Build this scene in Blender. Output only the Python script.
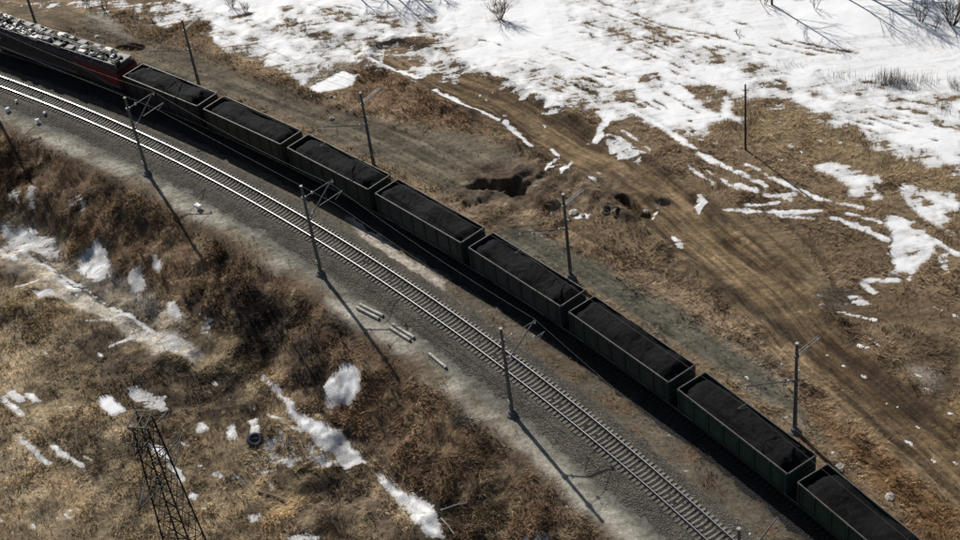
import bpy, math, random
import numpy as np
from mathutils import Matrix, Vector

for o in list(bpy.data.objects): bpy.data.objects.remove(o)
SC = bpy.context.scene
COL = SC.collection

# ------------------------------------------------------------------ camera, sky, sun, exposure
FPX, PITCH, ROLL, CAMH = 1524.28, 0.67459152, -0.1420559, 91.757
def cam_axes():
    f = np.array([0, math.cos(PITCH), -math.sin(PITCH)]); r = np.array([1., 0, 0]); u = np.cross(r, f)
    c, s = math.cos(ROLL), math.sin(ROLL)
    return f, c*r + s*u, -s*r + c*u
CF, CR, CU = cam_axes()
cd = bpy.data.cameras.new('camera'); cam = bpy.data.objects.new('camera', cd); COL.objects.link(cam)
cd.sensor_width = 36.0; cd.lens = FPX/960*36; cd.clip_start = 1.0; cd.clip_end = 6000
cam.matrix_world = Matrix(((CR[0], CU[0], -CF[0], 0), (CR[1], CU[1], -CF[1], 0), (CR[2], CU[2], -CF[2], CAMH), (0, 0, 0, 1)))
SC.camera = cam
SC.render.resolution_x, SC.render.resolution_y = 1024, 576

SUN_EL = math.radians(34.5); SH = math.radians(-66.5)      # SH: direction in which shadows fall
tosun = Vector((-math.cos(SH)*math.cos(SUN_EL), -math.sin(SH)*math.cos(SUN_EL), math.sin(SUN_EL)))
W = bpy.data.worlds.new('World'); SC.world = W; W.use_nodes = True
nt = W.node_tree; nt.nodes.clear()
sky = nt.nodes.new('ShaderNodeTexSky'); sky.sky_type = 'NISHITA'; sky.sun_disc = False
sky.sun_elevation = SUN_EL; sky.sun_rotation = math.atan2(tosun.x, tosun.y)
bg = nt.nodes.new('ShaderNodeBackground'); bg.inputs[1].default_value = 0.05
wo = nt.nodes.new('ShaderNodeOutputWorld')
nt.links.new(sky.outputs[0], bg.inputs[0]); nt.links.new(bg.outputs[0], wo.inputs[0])
sd = bpy.data.lights.new('sun', 'SUN'); sd.energy = 5.0; sd.angle = math.radians(0.53); sd.color = (1, .955, .89)
sun = bpy.data.objects.new('sun', sd); COL.objects.link(sun)
sun.rotation_euler = tosun.to_track_quat('Z', 'Y').to_euler(); sun.location = (0, 120, 150)
vs = SC.view_settings; vs.view_transform = 'Standard'; vs.look = 'None'; vs.exposure = 0.0; vs.gamma = 1.0
vs.use_curve_mapping = False

# ------------------------------------------------------------------ noise
def h2(ix, iy, seed):
    n = (ix.astype(np.int64)*374761393 + iy.astype(np.int64)*668265263 + seed*1442695041) & 0xffffffff
    n = ((n ^ (n >> 13))*1274126177) & 0xffffffff
    n = ((n ^ (n >> 16))*2246822519) & 0xffffffff
    return ((n ^ (n >> 15)) & 0xffffff)/float(0xffffff)
def vn(x, y, seed=0):
    ix = np.floor(x); iy = np.floor(y); fx = x-ix; fy = y-iy
    fx = fx*fx*(3-2*fx); fy = fy*fy*(3-2*fy)
    a = h2(ix, iy, seed); b = h2(ix+1, iy, seed); c = h2(ix, iy+1, seed); d = h2(ix+1, iy+1, seed)
    return (a*(1-fx)+b*fx)*(1-fy) + (c*(1-fx)+d*fx)*fy
def fbm(x, y, sc, oct=4, seed=0):          # about 0..1, mean .5
    x = np.asarray(x, float)/sc; y = np.asarray(y, float)/sc
    t = 0; a = 1; s = 0
    for k in range(oct):
        t = t + a*vn(x*2**k + 17.3*k, y*2**k - 9.1*k, seed+k*7); s += a; a *= .5
    return t/s
def sstep(a, b, x):
    t = np.clip((x-a)/(b-a), 0, 1); return t*t*(3-2*t)
def lin(r, g, b):
    f = lambda v: (v/255/12.92) if v/255 <= .04045 else ((v/255+.055)/1.055)**2.4
    return (f(r), f(g), f(b))

# ------------------------------------------------------------------ the line and the lie of the land
CN, RN = np.array([-251.5, -65.75]), 302.95          # curve of the empty near track
CT, RT = np.array([-250.5, -72.1]), 312.95           # curve of the train's track
def dn(x, y): return np.hypot(x-CN[0], y-CN[1])-RN
def dt(x, y): return np.hypot(x-CT[0], y-CT[1])-RT
def on(C, R, s, d):                                   # s metres along from the 40 degree ray, clockwise
    a = math.radians(40)-s/R; r = R+d
    return np.array([C[0]+r*math.cos(a), C[1]+r*math.sin(a)]), a-math.pi/2      # point, heading of increasing s
LP = np.array([(-400, -9), (-60, -5.9), (-26, -5.6), (-17, -5.3), (-13.5, -4.9), (-6.4, -1.5), (-5.6, -1.12), (-4.4, -1.0), (-3.3, -.92), (-1.95, -.38), (1.95, -.38), (2.9, -.62), (4.2, -.68)])
TP = np.array([(-3, -.68), (-2.6, -.6), (-1.9, -.38), (1.9, -.38), (3.1, -1.0), (4.5, -1.1), (9, -1.2), (40, -1.0), (110, -.4), (400, 3)])
PITS = []                                             # x, y, radius, depth, stretch x, heading
TRK = []
for _px, _py in ((395, 52), (450, 82), (500, 103), (555, 133), (610, 168), (665, 210), (715, 250), (765, 296), (812, 339), (860, 384), (910, 427), (965, 474), (1060, 560)):
    _d = CF + (_px-480)/FPX*CR - (_py-270)/FPX*CU; _t = (-1.1-CAMH)/_d[2]; TRK.append((_t*_d[0], _t*_d[1]))
TRK = np.array(TRK)
def track_off(x, y):                                  # metres across and along the muddy field track
    best = np.full(np.shape(x), 1e9); off = np.zeros(np.shape(x)); al = np.zeros(np.shape(x)); acc = 0.0
    for a, b in zip(TRK[:-1], TRK[1:]):
        e = b-a; L = math.hypot(*e); t = np.clip(((x-a[0])*e[0]+(y-a[1])*e[1])/L**2, 0, 1)
        d = np.hypot(x-a[0]-t*e[0], y-a[1]-t*e[1]); m = d < best
        sg = np.sign(e[0]*(y-a[1])-e[1]*(x-a[0])); best = np.where(m, d, best); off = np.where(m, d*sg, off); al = np.where(m, acc+t*L, al); acc += L
    return off, al
def zbase(x, y):
    x = np.asarray(x, float); y = np.asarray(y, float)
    a = dn(x, y); b = dt(x, y)
    zl = np.interp(a, LP[:, 0], LP[:, 1]); zr = np.interp(b, TP[:, 0], TP[:, 1])
    w = sstep(2.6, 3.8, a)
    z = zl*(1-w)+zr*w
    # gullied embankment foot, uneven ground beyond the line
    sl = sstep(-5.8, -9, a)
    z = z + sl*((fbm(x, y, 6.0, 3, 3)-.5)*3.0 + (fbm(x, y, 2.0, 3, 5)-.5)*.8)*sstep(-30, -16, a) + sl*(1-sstep(-30, -16, a))*((fbm(x, y, 9, 3, 3)-.5)*1.0 + (fbm(x, y, 1.9, 3, 5)-.5)*.3)
    sr = sstep(3.6, 7, b)
    sr2 = sr*(1-.65*sstep(22, 34, b))
    z = z + sr2*((fbm(x, y, 9, 3, 11)-.5)*.9 + (fbm(x, y, 2.0, 3, 13)-.5)*.28)
    to, ta = track_off(x, y); wob = (fbm(x, y, 9, 2, 43)-.5)*.9; c_ = to+wob
    z = z + sr*(-.22*sstep(3.4, 2.2, np.abs(c_)) + .38*sstep(1.6, .2, np.abs(np.abs(c_+.3)-3.6))*fbm(x, y, 1.6, 3, 45)*1.6 - .16*sstep(.55, .1, np.abs(np.abs(c_)-1.1))*sstep(.35, .55, fbm(x, y, 4, 2, 47)))
    ch = np.exp(-(((x-3.5)/7.5)**2+((y-127.5)/6.0)**2)) + .8*np.exp(-(((x-14)/5)**2+((y-125.5)/4.0)**2))          # churned earth round the two holes
    z = z + sr*ch*((fbm(x, y, 2.6, 4, 49)-.45)*1.7)
    z = z + sr*.16*(fbm(b*1.0, (x-y)*.06, .9, 3, 51)-.5)*sstep(16, 9, b)
    for (px, py, rx, ry, hd, dep) in PITS:
        c, s = math.cos(hd), math.sin(hd)
        u = ((x-px)*c+(y-py)*s)/rx; v = (-(x-px)*s+(y-py)*c)/ry
        rr = np.sqrt(u*u+v*v) + (fbm(x, y, 1.5, 4, 31)-.5)*(1.3 if ry > 1 else .7)
        z = z - dep*sstep(1.1, .5, rr)
    return z
def ray(px, py):
    return CF + (px-480)/FPX*CR - (py-270)/FPX*CU
def at(px, py, dz=0.0):                               # where the ground lies that the photograph shows there
    d = ray(px, py); z = -1.0
    for _ in range(4):
        t = (z+dz-CAMH)/d[2]; x, y = t*d[0], t*d[1]; z = .4*z+.6*float(zbase(x, y)) if _ > 0 else float(zbase(x, y))
    t = (z+dz-CAMH)/d[2]
    return np.array([t*d[0], t*d[1], z])
def plane(px, py, z):
    d = ray(px, py); t = (z-CAMH)/d[2]; return np.array([t*d[0], t*d[1], z])
def pit(px, py, ex, ey, rx_scale, dep):               # a hollow: middle, a point at its long end, width share
    a = plane(px, py, -1.1); b = plane(ex, ey, -1.1); v = b-a; L = math.hypot(v[0], v[1])
    PITS.append((a[0], a[1], L, L*rx_scale, math.atan2(v[1], v[0]), dep))
_p = []
for args in ((497, 186, 468, 184, .42, 1.9), (483, 184, 462, 186, .3, .9), (520, 186, 532, 176, .6, .5), (630, 204.5, 613, 193.5, .25, 1.1), (528, 172, 540, 178, .7, -.5), (468, 198, 486, 205, .5, -.5), (546, 200, 558, 205, .6, -.6), (656, 197, 670, 203, .5, -.5), (626, 217, 640, 223, .5, -.4), (590, 190, 604, 197, .5, -.4), (644, 213, 652, 216, .8, .6),
             (132, 46, 118, 47, .5, 1.6)):
    a = plane(args[0], args[1], -1.1); b = plane(args[2], args[3], -1.1); v = b-a; L = math.hypot(v[0], v[1])
    _p.append((a[0], a[1], L, max(L*args[4], .6), math.atan2(v[1], v[0]), args[5]))
PITS.extend(_p)

# ------------------------------------------------------------------ mesh and object helpers
class MB:
    def __init__(s): s.v = []; s.f = []; s.m = []
    def add(s, v, f, m=0):
        o = len(s.v); s.v += [tuple(p) for p in v]; s.f += [tuple(i+o for i in q) for q in f]; s.m += [m]*len(f); return s
    def box(s, c, d, rz=0, m=0):
        x, y, z = d[0]/2, d[1]/2, d[2]/2; cs, sn = math.cos(rz), math.sin(rz)
        v = []
        for (a, b, e) in ((-1,-1,-1),(1,-1,-1),(1,1,-1),(-1,1,-1),(-1,-1,1),(1,-1,1),(1,1,1),(-1,1,1)):
            X, Y = a*x, b*y; v.append((c[0]+X*cs-Y*sn, c[1]+X*sn+Y*cs, c[2]+e*z))
        return s.add(v, ((3,2,1,0),(4,5,6,7),(0,1,5,4),(1,2,6,5),(2,3,7,6),(3,0,4,7)), m)
    def tube(s, p, q, r0, r1=None, n=8, m=0, caps=True):
        r1 = r0 if r1 is None else r1
        p = Vector(p); q = Vector(q); d = (q-p).normalized()
        a = d.cross(Vector((0, 0, 1)) if abs(d.z) < .9 else Vector((1, 0, 0))).normalized(); b = d.cross(a)
        v = [p+(a*math.cos(t)+b*math.sin(t))*r0 for t in [2*math.pi*i/n for i in range(n)]]
        v += [q+(a*math.cos(t)+b*math.sin(t))*r1 for t in [2*math.pi*i/n for i in range(n)]]
        f = [(i, i+n, (i+1) % n+n, (i+1) % n) for i in range(n)]
        if caps: f += [tuple(range(n)), tuple(reversed(range(n, 2*n)))]
        return s.add(v, f, m)
    def bar(s, p, q, w, h=None, m=0):                  # square section bar
        h = w if h is None else h
        p = Vector(p); q = Vector(q); d = (q-p).normalized()
        a = d.cross(Vector((0, 0, 1)) if abs(d.z) < .95 else Vector((1, 0, 0))).normalized()*w/2; b = d.cross(a).normalized()*h/2
        v = [p-a-b, p+a-b, p+a+b, p-a+b, q-a-b, q+a-b, q+a+b, q-a+b]
        return s.add(v, ((0,1,2,3),(7,6,5,4),(0,4,5,1),(1,5,6,2),(2,6,7,3),(3,7,4,0)), m)
    def lathe(s, c, prof, n=12, m=0):                  # prof: (r, z)
        v = []; f = []
        for r, z in prof: v += [(c[0]+r*math.cos(2*math.pi*i/n), c[1]+r*math.sin(2*math.pi*i/n), c[2]+z) for i in range(n)]
        for k in range(len(prof)-1):
            for i in range(n): f.append((k*n+i, k*n+(i+1) % n, (k+1)*n+(i+1) % n, (k+1)*n+i))
        f.append(tuple(reversed(range(n)))); f.append(tuple(range((len(prof)-1)*n, len(prof)*n)))
        return s.add(v, f, m)
    def prism(s, prof, axis, a, b, m=0):               # closed profile in the two other axes
        n = len(prof)
        def P(u, w, t): return {'x': (t, u, w), 'y': (u, t, w), 'z': (u, w, t)}[axis]
        v = [P(u, w, a) for u, w in prof]+[P(u, w, b) for u, w in prof]
        f = [(i, (i+1) % n, (i+1) % n+n, i+n) for i in range(n)]+[tuple(reversed(range(n))), tuple(range(n, 2*n))]
        return s.add(v, f, m)
    def mesh(s, name, mats, smooth=False):
        me = bpy.data.meshes.new(name); me.from_pydata(s.v, [], s.f)
        for m in (mats if isinstance(mats, (list, tuple)) else [mats]): me.materials.append(m)
        if any(s.m): me.polygons.foreach_set('material_index', s.m)
        import bmesh
        bm = bmesh.new(); bm.from_mesh(me); bmesh.ops.recalc_face_normals(bm, faces=bm.faces); bm.to_mesh(me); bm.free()
        if smooth: me.polygons.foreach_set('use_smooth', [True]*len(me.polygons))
        me.update(); return me
    def build(s, name, mats, parent=None, smooth=False): return link(name, s.mesh(name, mats, smooth), parent)
def link(name, me, parent=None):
    o = bpy.data.objects.new(name, me); COL.objects.link(o)
    if parent is not None: o.parent = parent
    return o
def tag(o, label=None, cat=None, group=None, kind=None):
    if label: o['label'] = label
    if cat: o['category'] = cat
    if group: o['group'] = group
    if kind: o['kind'] = kind
    return o
def empty(name, loc=(0, 0, 0), rz=0):
    o = bpy.data.objects.new(name, None); COL.objects.link(o); o.location = loc; o.rotation_euler = (0, 0, rz); o.empty_display_size = .5
    return o
def copy_tree(o, parent=None):
    c = o.copy(); COL.objects.link(c); c.parent = parent
    for ch in list(o.children): copy_tree(ch, c)
    return c
def np_mesh(name, V, F, mats, smooth=True):
    V = np.asarray(V, np.float32); F = np.asarray(F, np.int32); k = F.shape[1]
    me = bpy.data.meshes.new(name); me.vertices.add(len(V)); me.vertices.foreach_set('co', V.ravel())
    me.loops.add(F.size); me.loops.foreach_set('vertex_index', F.ravel())
    me.polygons.add(len(F)); me.polygons.foreach_set('loop_start', np.arange(0, F.size, k, dtype=np.int32))
    me.polygons.foreach_set('loop_total', np.full(len(F), k, np.int32))
    me.update(calc_edges=True); me.validate()
    for m in (mats if isinstance(mats, (list, tuple)) else [mats]): me.materials.append(m)
    if smooth: me.polygons.foreach_set('use_smooth', np.ones(len(F), bool))
    return me
def attr_f(me, name, a):
    at_ = me.attributes.new(name, 'FLOAT', 'POINT'); at_.data.foreach_set('value', np.asarray(a, np.float32))
def attr_c(me, name, c):
    at_ = me.attributes.new(name, 'FLOAT_COLOR', 'POINT')
    c = np.c_[np.asarray(c, np.float32), np.ones(len(c), np.float32)]; at_.data.foreach_set('color', c.ravel())
def grid_faces(nr, nc):
    i = np.arange(nr*nc).reshape(nr, nc)
    return np.c_[i[:-1, :-1].ravel(), i[:-1, 1:].ravel(), i[1:, 1:].ravel(), i[1:, :-1].ravel()]

# ------------------------------------------------------------------ materials
def nodes(name):
    m = bpy.data.materials.new(name); m.use_nodes = True; t = m.node_tree
    b = t.nodes['Principled BSDF']; return m, t, b
def N(t, typ, **kw):
    n = t.nodes.new(typ)
    for k, v in kw.items(): setattr(n, k, v)
    return n
def noise(t, vec, scale, detail=4, rough=.55, dist=0):
    n = N(t, 'ShaderNodeTexNoise'); n.inputs['Scale'].default_value = scale; n.inputs['Detail'].default_value = detail
    n.inputs['Roughness'].default_value = rough; n.inputs['Distortion'].default_value = dist
    t.links.new(vec, n.inputs['Vector']); return n.outputs['Fac']
def mrange(t, v, a, b, c, d, smooth=False):
    n = N(t, 'ShaderNodeMapRange'); n.interpolation_type = 'SMOOTHSTEP' if smooth else 'LINEAR'
    for i, x in enumerate((a, b, c, d)): n.inputs[i+1].default_value = x
    t.links.new(v, n.inputs[0]); return n.outputs[0]
def mth(t, op, a, b=None):
    n = N(t, 'ShaderNodeMath', operation=op)
    for i, x in enumerate((a, b)):
        if x is None: continue
        if isinstance(x, (int, float)): n.inputs[i].default_value = x
        else: t.links.new(x, n.inputs[i])
    return n.outputs[0]
def cmix(t, fac, a, b, mode='MIX'):
    n = N(t, 'ShaderNodeMix', data_type='RGBA', blend_type=mode)
    for sock, x in ((n.inputs[0], fac), (n.inputs[6], a), (n.inputs[7], b)):
        if isinstance(x, (int, float)): sock.default_value = x
        elif isinstance(x, tuple): sock.default_value = (*x, 1) if len(x) == 3 else x
        else: t.links.new(x, sock)
    return n.outputs[2]
def bump(t, b, h, strength, dist):
    n = N(t, 'ShaderNodeBump'); n.inputs['Strength'].default_value = strength; n.inputs['Distance'].default_value = dist
    t.links.new(h, n.inputs['Height']); t.links.new(n.outputs[0], b.inputs['Normal'])
def objpos(t): return N(t, 'ShaderNodeTexCoord').outputs['Object']
def simple(name, col, rough=.7, metal=0, var=.25, scale=3, bmp=0, spec=.3, objcol=False):
    m, t, b = nodes(name); v = objpos(t)
    n = noise(t, v, scale, 5); f = mrange(t, n, .3, .7, 1-var, 1+var)
    base = col
    if objcol: base = N(t, 'ShaderNodeObjectInfo').outputs['Color']
    c = cmix(t, 1.0, base, (1, 1, 1), 'MULTIPLY') if False else None
    mx = N(t, 'ShaderNodeVectorMath', operation='SCALE')
    if objcol: t.links.new(base, mx.inputs[0])
    else: mx.inputs[0].default_value = col
    t.links.new(f, mx.inputs['Scale']); t.links.new(mx.outputs[0], b.inputs['Base Color'])
    b.inputs['Roughness'].default_value = rough; b.inputs['Metallic'].default_value = metal; b.inputs['Specular IOR Level'].default_value = spec
    if bmp: bump(t, b, noise(t, v, scale*6, 4), bmp, .02)
    return m
def scale_col(t, col, f):
    mx = N(t, 'ShaderNodeVectorMath', operation='SCALE')
    if isinstance(col, tuple): mx.inputs[0].default_value = col
    else: t.links.new(col, mx.inputs[0])
    t.links.new(f, mx.inputs['Scale']); return mx.outputs[0]

def ground_material():
    m, t, b = nodes('ground_earth_and_snow'); v = N(t, 'ShaderNodeNewGeometry').outputs['Position']
    A = lambda n, s: N(t, 'ShaderNodeAttribute', attribute_name=n).outputs[s]
    tint = A('tint', 'Color'); snow = A('snow', 'Fac'); dirt = A('dirt', 'Fac')
    n1 = noise(t, v, .45, 5, .6); n2 = noise(t, v, 2.6, 6, .65); n3 = noise(t, v, 11, 4, .7)
    f = mth(t, 'MULTIPLY', mrange(t, n1, .3, .7, .66, 1.3), mrange(t, n2, .28, .72, .55, 1.42))
    f = mth(t, 'MULTIPLY', f, mrange(t, n3, .3, .7, .7, 1.3))
    soil = scale_col(t, tint, f)
    hue = noise(t, v, .9, 4, .6)
    soil = cmix(t, mrange(t, hue, .42, .68, 0, .32), soil, scale_col(t, tint, mrange(t, n2, .3, .7, .35, .8)))
    # pale straw flecks and grit
    fl = mrange(t, noise(t, v, 7.5, 3, .8, .6), .66, .74, 0, .45)
    soil = cmix(t, fl, soil, scale_col(t, tint, mrange(t, n1, 0, 1, 1.7, 2.1)))
    mp = N(t, 'ShaderNodeMapping'); mp.inputs['Rotation'].default_value = (0, 0, math.radians(47)); mp.inputs['Scale'].default_value = (.16, 1.5, 1); t.links.new(v, mp.inputs['Vector'])
    st = noise(t, mp.outputs[0], 1.0, 5, .62, .3)
    soil = scale_col(t, soil, mrange(t, st, .35, .65, .80, 1.2))
    cx = N(t, 'ShaderNodeCombineXYZ'); t.links.new(A('across', 'Fac'), cx.inputs[0]); t.links.new(A('along', 'Fac'), cx.inputs[1])
    rm = N(t, 'ShaderNodeMapping'); rm.inputs['Scale'].default_value = (1.5, .075, 1); t.links.new(cx.outputs[0], rm.inputs['Vector'])
    ru = noise(t, rm.outputs[0], 1.6, 4, .6, .25); rut = A('rutted', 'Fac')
    rf = mth(t, 'ADD', 1.0, mth(t, 'MULTIPLY', rut, mrange(t, ru, .34, .66, -.42, .36))); soil = scale_col(t, soil, rf)
    s1 = noise(t, v, 1.1, 5, .62); s2 = noise(t, v, 3.6, 5, .7)
    sn = mth(t, 'ADD', mth(t, 'MULTIPLY', s1, .26), mth(t, 'MULTIPLY', s2, .28)); sn = mth(t, 'ADD', sn, mth(t, 'MULTIPLY', st, .46))
    sv = mth(t, 'ADD', snow, mth(t, 'MULTIPLY', mth(t, 'SUBTRACT', sn, .5), 3.7))
    sm = mrange(t, sv, .42, .56, 0, 1, True)
    dirty = mrange(t, noise(t, v, .35, 5, .6), .35, .65, 0, 1)
    sc = cmix(t, dirty, (.95, .96, .975), (.90, .905, .91))
    sc = cmix(t, mrange(t, sv, .45, 1.1, .5, 0, True), sc, (.45, .42, .38))
    sc = cmix(t, mth(t, 'MULTIPLY', dirt, mrange(t, noise(t, v, 7.5, 4, .8, .4), .38, .62, .35, 1.75)), sc, (.26, .25, .235))
    col = cmix(t, sm, soil, sc)
    t.links.new(col, b.inputs['Base Color'])
    b.inputs['Specular IOR Level'].default_value = .15
    t.links.new(mrange(t, sm, 0, 1, .95, .7), b.inputs['Roughness'])
    hs = mth(t, 'ADD', mth(t, 'MULTIPLY', n2, .6), mth(t, 'MULTIPLY', n3, .4))
    hh = mth(t, 'MULTIPLY', hs, mrange(t, sm, 0, 1, 1, .2)); hh = mth(t, 'ADD', hh, mth(t, 'MULTIPLY', sm, .22))
    hh = mth(t, 'ADD', hh, mth(t, 'MULTIPLY', mth(t, 'MULTIPLY', ru, rut), .9))
    bump(t, b, hh, .8, .2)
    return m
def gravel_material(name, col, col2, var=.5):
    m, t, b = nodes(name); v = N(t, 'ShaderNodeNewGeometry').outputs['Position']
    vo = N(t, 'ShaderNodeTexVoronoi'); vo.inputs['Scale'].default_value = 9; t.links.new(v, vo.inputs['Vector'])
    sp = N(t, 'ShaderNodeSeparateColor'); t.links.new(vo.outputs['Color'], sp.inputs[0])
    big = noise(t, v, .5, 5, .6); c = cmix(t, mrange(t, big, .36, .64, 0, 1), col, col2)
    f = mth(t, 'MULTIPLY', mrange(t, sp.outputs[0], 0, 1, 1-var, 1+var), mrange(t, noise(t, v, 3, 4), .3, .7, .75, 1.25))
    oil = N(t, 'ShaderNodeAttribute', attribute_name='oil').outputs['Fac']; f = mth(t, 'MULTIPLY', f, mrange(t, oil, 0, 1, 1, .42))
    du = N(t, 'ShaderNodeAttribute', attribute_name='dust').outputs['Fac']; c = cmix(t, mth(t, 'MULTIPLY', du, mrange(t, noise(t, v, 2.2, 5, .7), .3, .62, 0, 1.2)), c, (.34, .305, .25))
    t.links.new(scale_col(t, c, f), b.inputs['Base Color']); b.inputs['Roughness'].default_value = .9; b.inputs['Specular IOR Level'].default_value = .2
    bump(t, b, vo.outputs['Distance'], .9, .12)
    return m
def tinted(name, rough=.9, var=.2):
    m, t, b = nodes(name); a = N(t, 'ShaderNodeAttribute', attribute_name='tint').outputs['Color']
    t.links.new(a, b.inputs['Base Color']); b.inputs['Roughness'].default_value = rough; b.inputs['Specular IOR Level'].default_value = .12
    return m
def rail_material():
    m, t, b = nodes('polished_rail_head'); v = N(t, 'ShaderNodeNewGeometry').outputs['Position']
    b.inputs['Metallic'].default_value = 1; b.inputs['Base Color'].default_value = (.72, .71, .70, 1)
    t.links.new(mrange(t, noise(t, v, 1.2, 4), .3, .7, .27, .32), b.inputs['Roughness']); return m
def coal_material():
    m, t, b = nodes('coal'); v = objpos(t)
    n = noise(t, v, 6, 6, .7); n1 = noise(t, v, .9, 4)
    f = mth(t, 'MULTIPLY', mrange(t, n, .3, .7, .5, 1.5), mrange(t, n1, .3, .7, .55, 1.7))
    t.links.new(scale_col(t, (.0062, .0063, .0071), f), b.inputs['Base Color']); b.inputs['Roughness'].default_value = .75
    b.inputs['Specular IOR Level'].default_value = .08
    bump(t, b, noise(t, v, 9, 5, .75), .9, .1); return m
def paint_material(name, rust=.35):                      # wagon paint, colour from the object, with rust and dirt
    m, t, b = nodes(name); v = N(t, 'ShaderNodeNewGeometry').outputs['Position']
    c = N(t, 'ShaderNodeObjectInfo').outputs['Color']
    n = noise(t, v, 1.3, 6, .65); n2 = noise(t, v, 5, 5, .7)
    cc = scale_col(t, c, mrange(t, n, .3, .7, .65, 1.3))
    cc = cmix(t, mrange(t, n2, .5, .68, 0, rust), cc, (.055, .036, .026))
    t.links.new(cc, b.inputs['Base Color']); b.inputs['Roughness'].default_value = .6; b.inputs['Specular IOR Level'].default_value = .3
    return m
M = {}
M['ground'] = ground_material()
M['ballast'] = gravel_material('crushed_stone_ballast', (.122, .108, .086), (.080, .073, .062))
M['ballast_shade'] = gravel_material('train_shade_ballast', (.030, .029, .028), (.020, .0195, .019))  # stone colour darkened to deepen the shadow under the train
M['shadesleeper'] = simple('train_shade_sleeper', (.04, .036, .032), .9, 0, .4, 1.6, .3)  # sleepers below the wagons, train shade put into their dark colour
M['path'] = gravel_material('pale_gravel', (.46, .425, .37), (.33, .30, .255), .3)
M['grass'] = tinted('dry_grass_blades')
M['railtop'] = rail_material()
M['railside'] = simple('rusty_rail_side', (.06, .042, .032), .8, 0, .3, 4)
M['concrete'] = simple('weathered_concrete', (.45, .43, .39), .85, 0, .35, 2.5, .3)
M['sleeper'] = simple('dusty_concrete_sleeper', (.19, .178, .155), .9, 0, .4, 1.6, .3)
M['mastc'] = simple('dark_weathered_mast_concrete', (.135, .132, .13), .85, 0, .3, 1.2, .2)
M['steel'] = simple('galvanised_steel', (.17, .17, .17), .55, .3, .25, 3)
M['dsteel'] = simple('dark_painted_steel', (.035, .033, .032), .6, .2, .3, 3)
M['porc'] = simple('white_porcelain', (.75, .75, .73), .3, 0, .1, 3)
M['wire'] = simple('copper_wire', (.09, .085, .08), .55, .5, .2, 3)
M['paint'] = paint_material('wagon_paint', .7)
M['rim'] = simple('worn_steel_rim', (.095, .091, .084), .55, .2, .5, 2.2)
M['under'] = simple('grimy_black_steel', (.018, .017, .016), .8, 0, .4, 3)
M['coal'] = coal_material()
M['roofpale'] = simple('pale_roof_sheet', (.55, .53, .49), .55, 0, .3, 1.5)
M['roofmid'] = simple('grey_roof_sheet', (.2, .195, .185), .6, 0, .3, 1.5)
M['roofdark'] = simple('sooty_roof', (.035, .034, .034), .7, 0, .4, 2)
M['red'] = simple('dull_red_paint', (.13, .009, .013), .5, 0, .3, 1.5)
M['locogrey'] = simple('dark_grey_paint', (.036, .024, .028), .5, 0, .3, 1.5)
M['locoband'] = simple('mid_grey_paint', (.075, .076, .082), .5, 0, .3, 1.5)
M['glass'] = simple('dark_window_glass', (.01, .011, .013), .12, 0, .1, 2, 0, .5)
M['wood'] = simple('grey_weathered_wood', (.22, .175, .125), .85, 0, .35, 4, .2)
M['darkwood'] = simple('tarred_pole_wood', (.035, .028, .024), .85, 0, .3, 3)
M['bark'] = simple('bare_bark', (.075, .058, .046), .9, 0, .35, 5)
M['lattice'] = simple('dark_lattice_steel', (.02, .017, .016), .65, .2, .4, 2)
M['rubber'] = simple('faded_rubber', (.025, .028, .045), .8, 0, .3, 4)
M['snowlump'] = simple('snow_lump', (.82, .84, .87), .7, 0, .06, 3, .3)
M['stone'] = simple('pale_stone', (.36, .34, .31), .9, 0, .35, 3, .4)
exec_parts = []

# ------------------------------------------------------------------ ground: one sheet, fine where the picture lies, coarse to the horizon
def axis(lo, hi, step, far, grow=1.35):
    a = list(np.arange(lo, hi+1e-6, step)); s = step; v = a[0]; L = []
    while v > -far: s *= grow; v -= s; L.append(v)
    s = step; v = a[-1]; Rr = []
    while v < far: s *= grow; v += s; Rr.append(v)
    return np.array(L[::-1]+a+Rr)
ys = axis(64, 205, .21, 1600)
us = axis(-1.0, 1.0, .0031, 24.0)                        # columns fan out a little with distance
HW = 27+.215*np.clip(ys, 60, 210)
GX = us[None, :]*HW[:, None]; GY = np.repeat(ys[:, None], len(us), 1)
GZ = zbase(GX, GY)
X, Y = GX.ravel(), GY.ravel(); Z = GZ.ravel().copy()
wx = X + (fbm(X, Y, 2.4, 4, 101)-.5)*1.7; wy = Y + (fbm(X, Y, 2.4, 4, 202)-.5)*1.7     # ragged edges
sx = X + (fbm(X, Y, .9, 3, 301)-.5)*.55; sy = Y + (fbm(X, Y, .9, 3, 402)-.5)*.55
aN = dn(X, Y); aT = dt(X, Y)

def ground_pts(pts): return np.array([at(*p)[:2] for p in pts])
def poly_sd(P, x, y):
    d = np.full(x.shape, 1e9); ins = np.zeros(x.shape, bool); n = len(P)
    for i in range(n):
        a, b = P[i], P[(i+1) % n]; e = b-a
        t = np.clip(((x-a[0])*e[0]+(y-a[1])*e[1])/(e@e+1e-9), 0, 1)
        d = np.minimum(d, np.hypot(x-a[0]-t*e[0], y-a[1]-t*e[1]))
        c = ((a[1] > y) != (b[1] > y)); xx = a[0]+(y-a[1])*e[0]/(e[1] if abs(e[1]) > 1e-9 else 1e-9)
        ins ^= c & (x < xx)
    return np.where(ins, d, -d)
def line_d(P, x, y):
    d = np.full(x.shape, 1e9)
    for i in range(len(P)-1):
        a, b = P[i], P[i+1]; e = b-a
        t = np.clip(((x-a[0])*e[0]+(y-a[1])*e[1])/(e@e+1e-9), 0, 1)
        d = np.minimum(d, np.hypot(x-a[0]-t*e[0], y-a[1]-t*e[1]))
    return d
def near(P, m):
    lo = P.min(0)-m; hi = P.max(0)+m
    return np.nonzero((X > lo[0]) & (X < hi[0]) & (Y > lo[1]) & (Y < hi[1]))[0]

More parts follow.
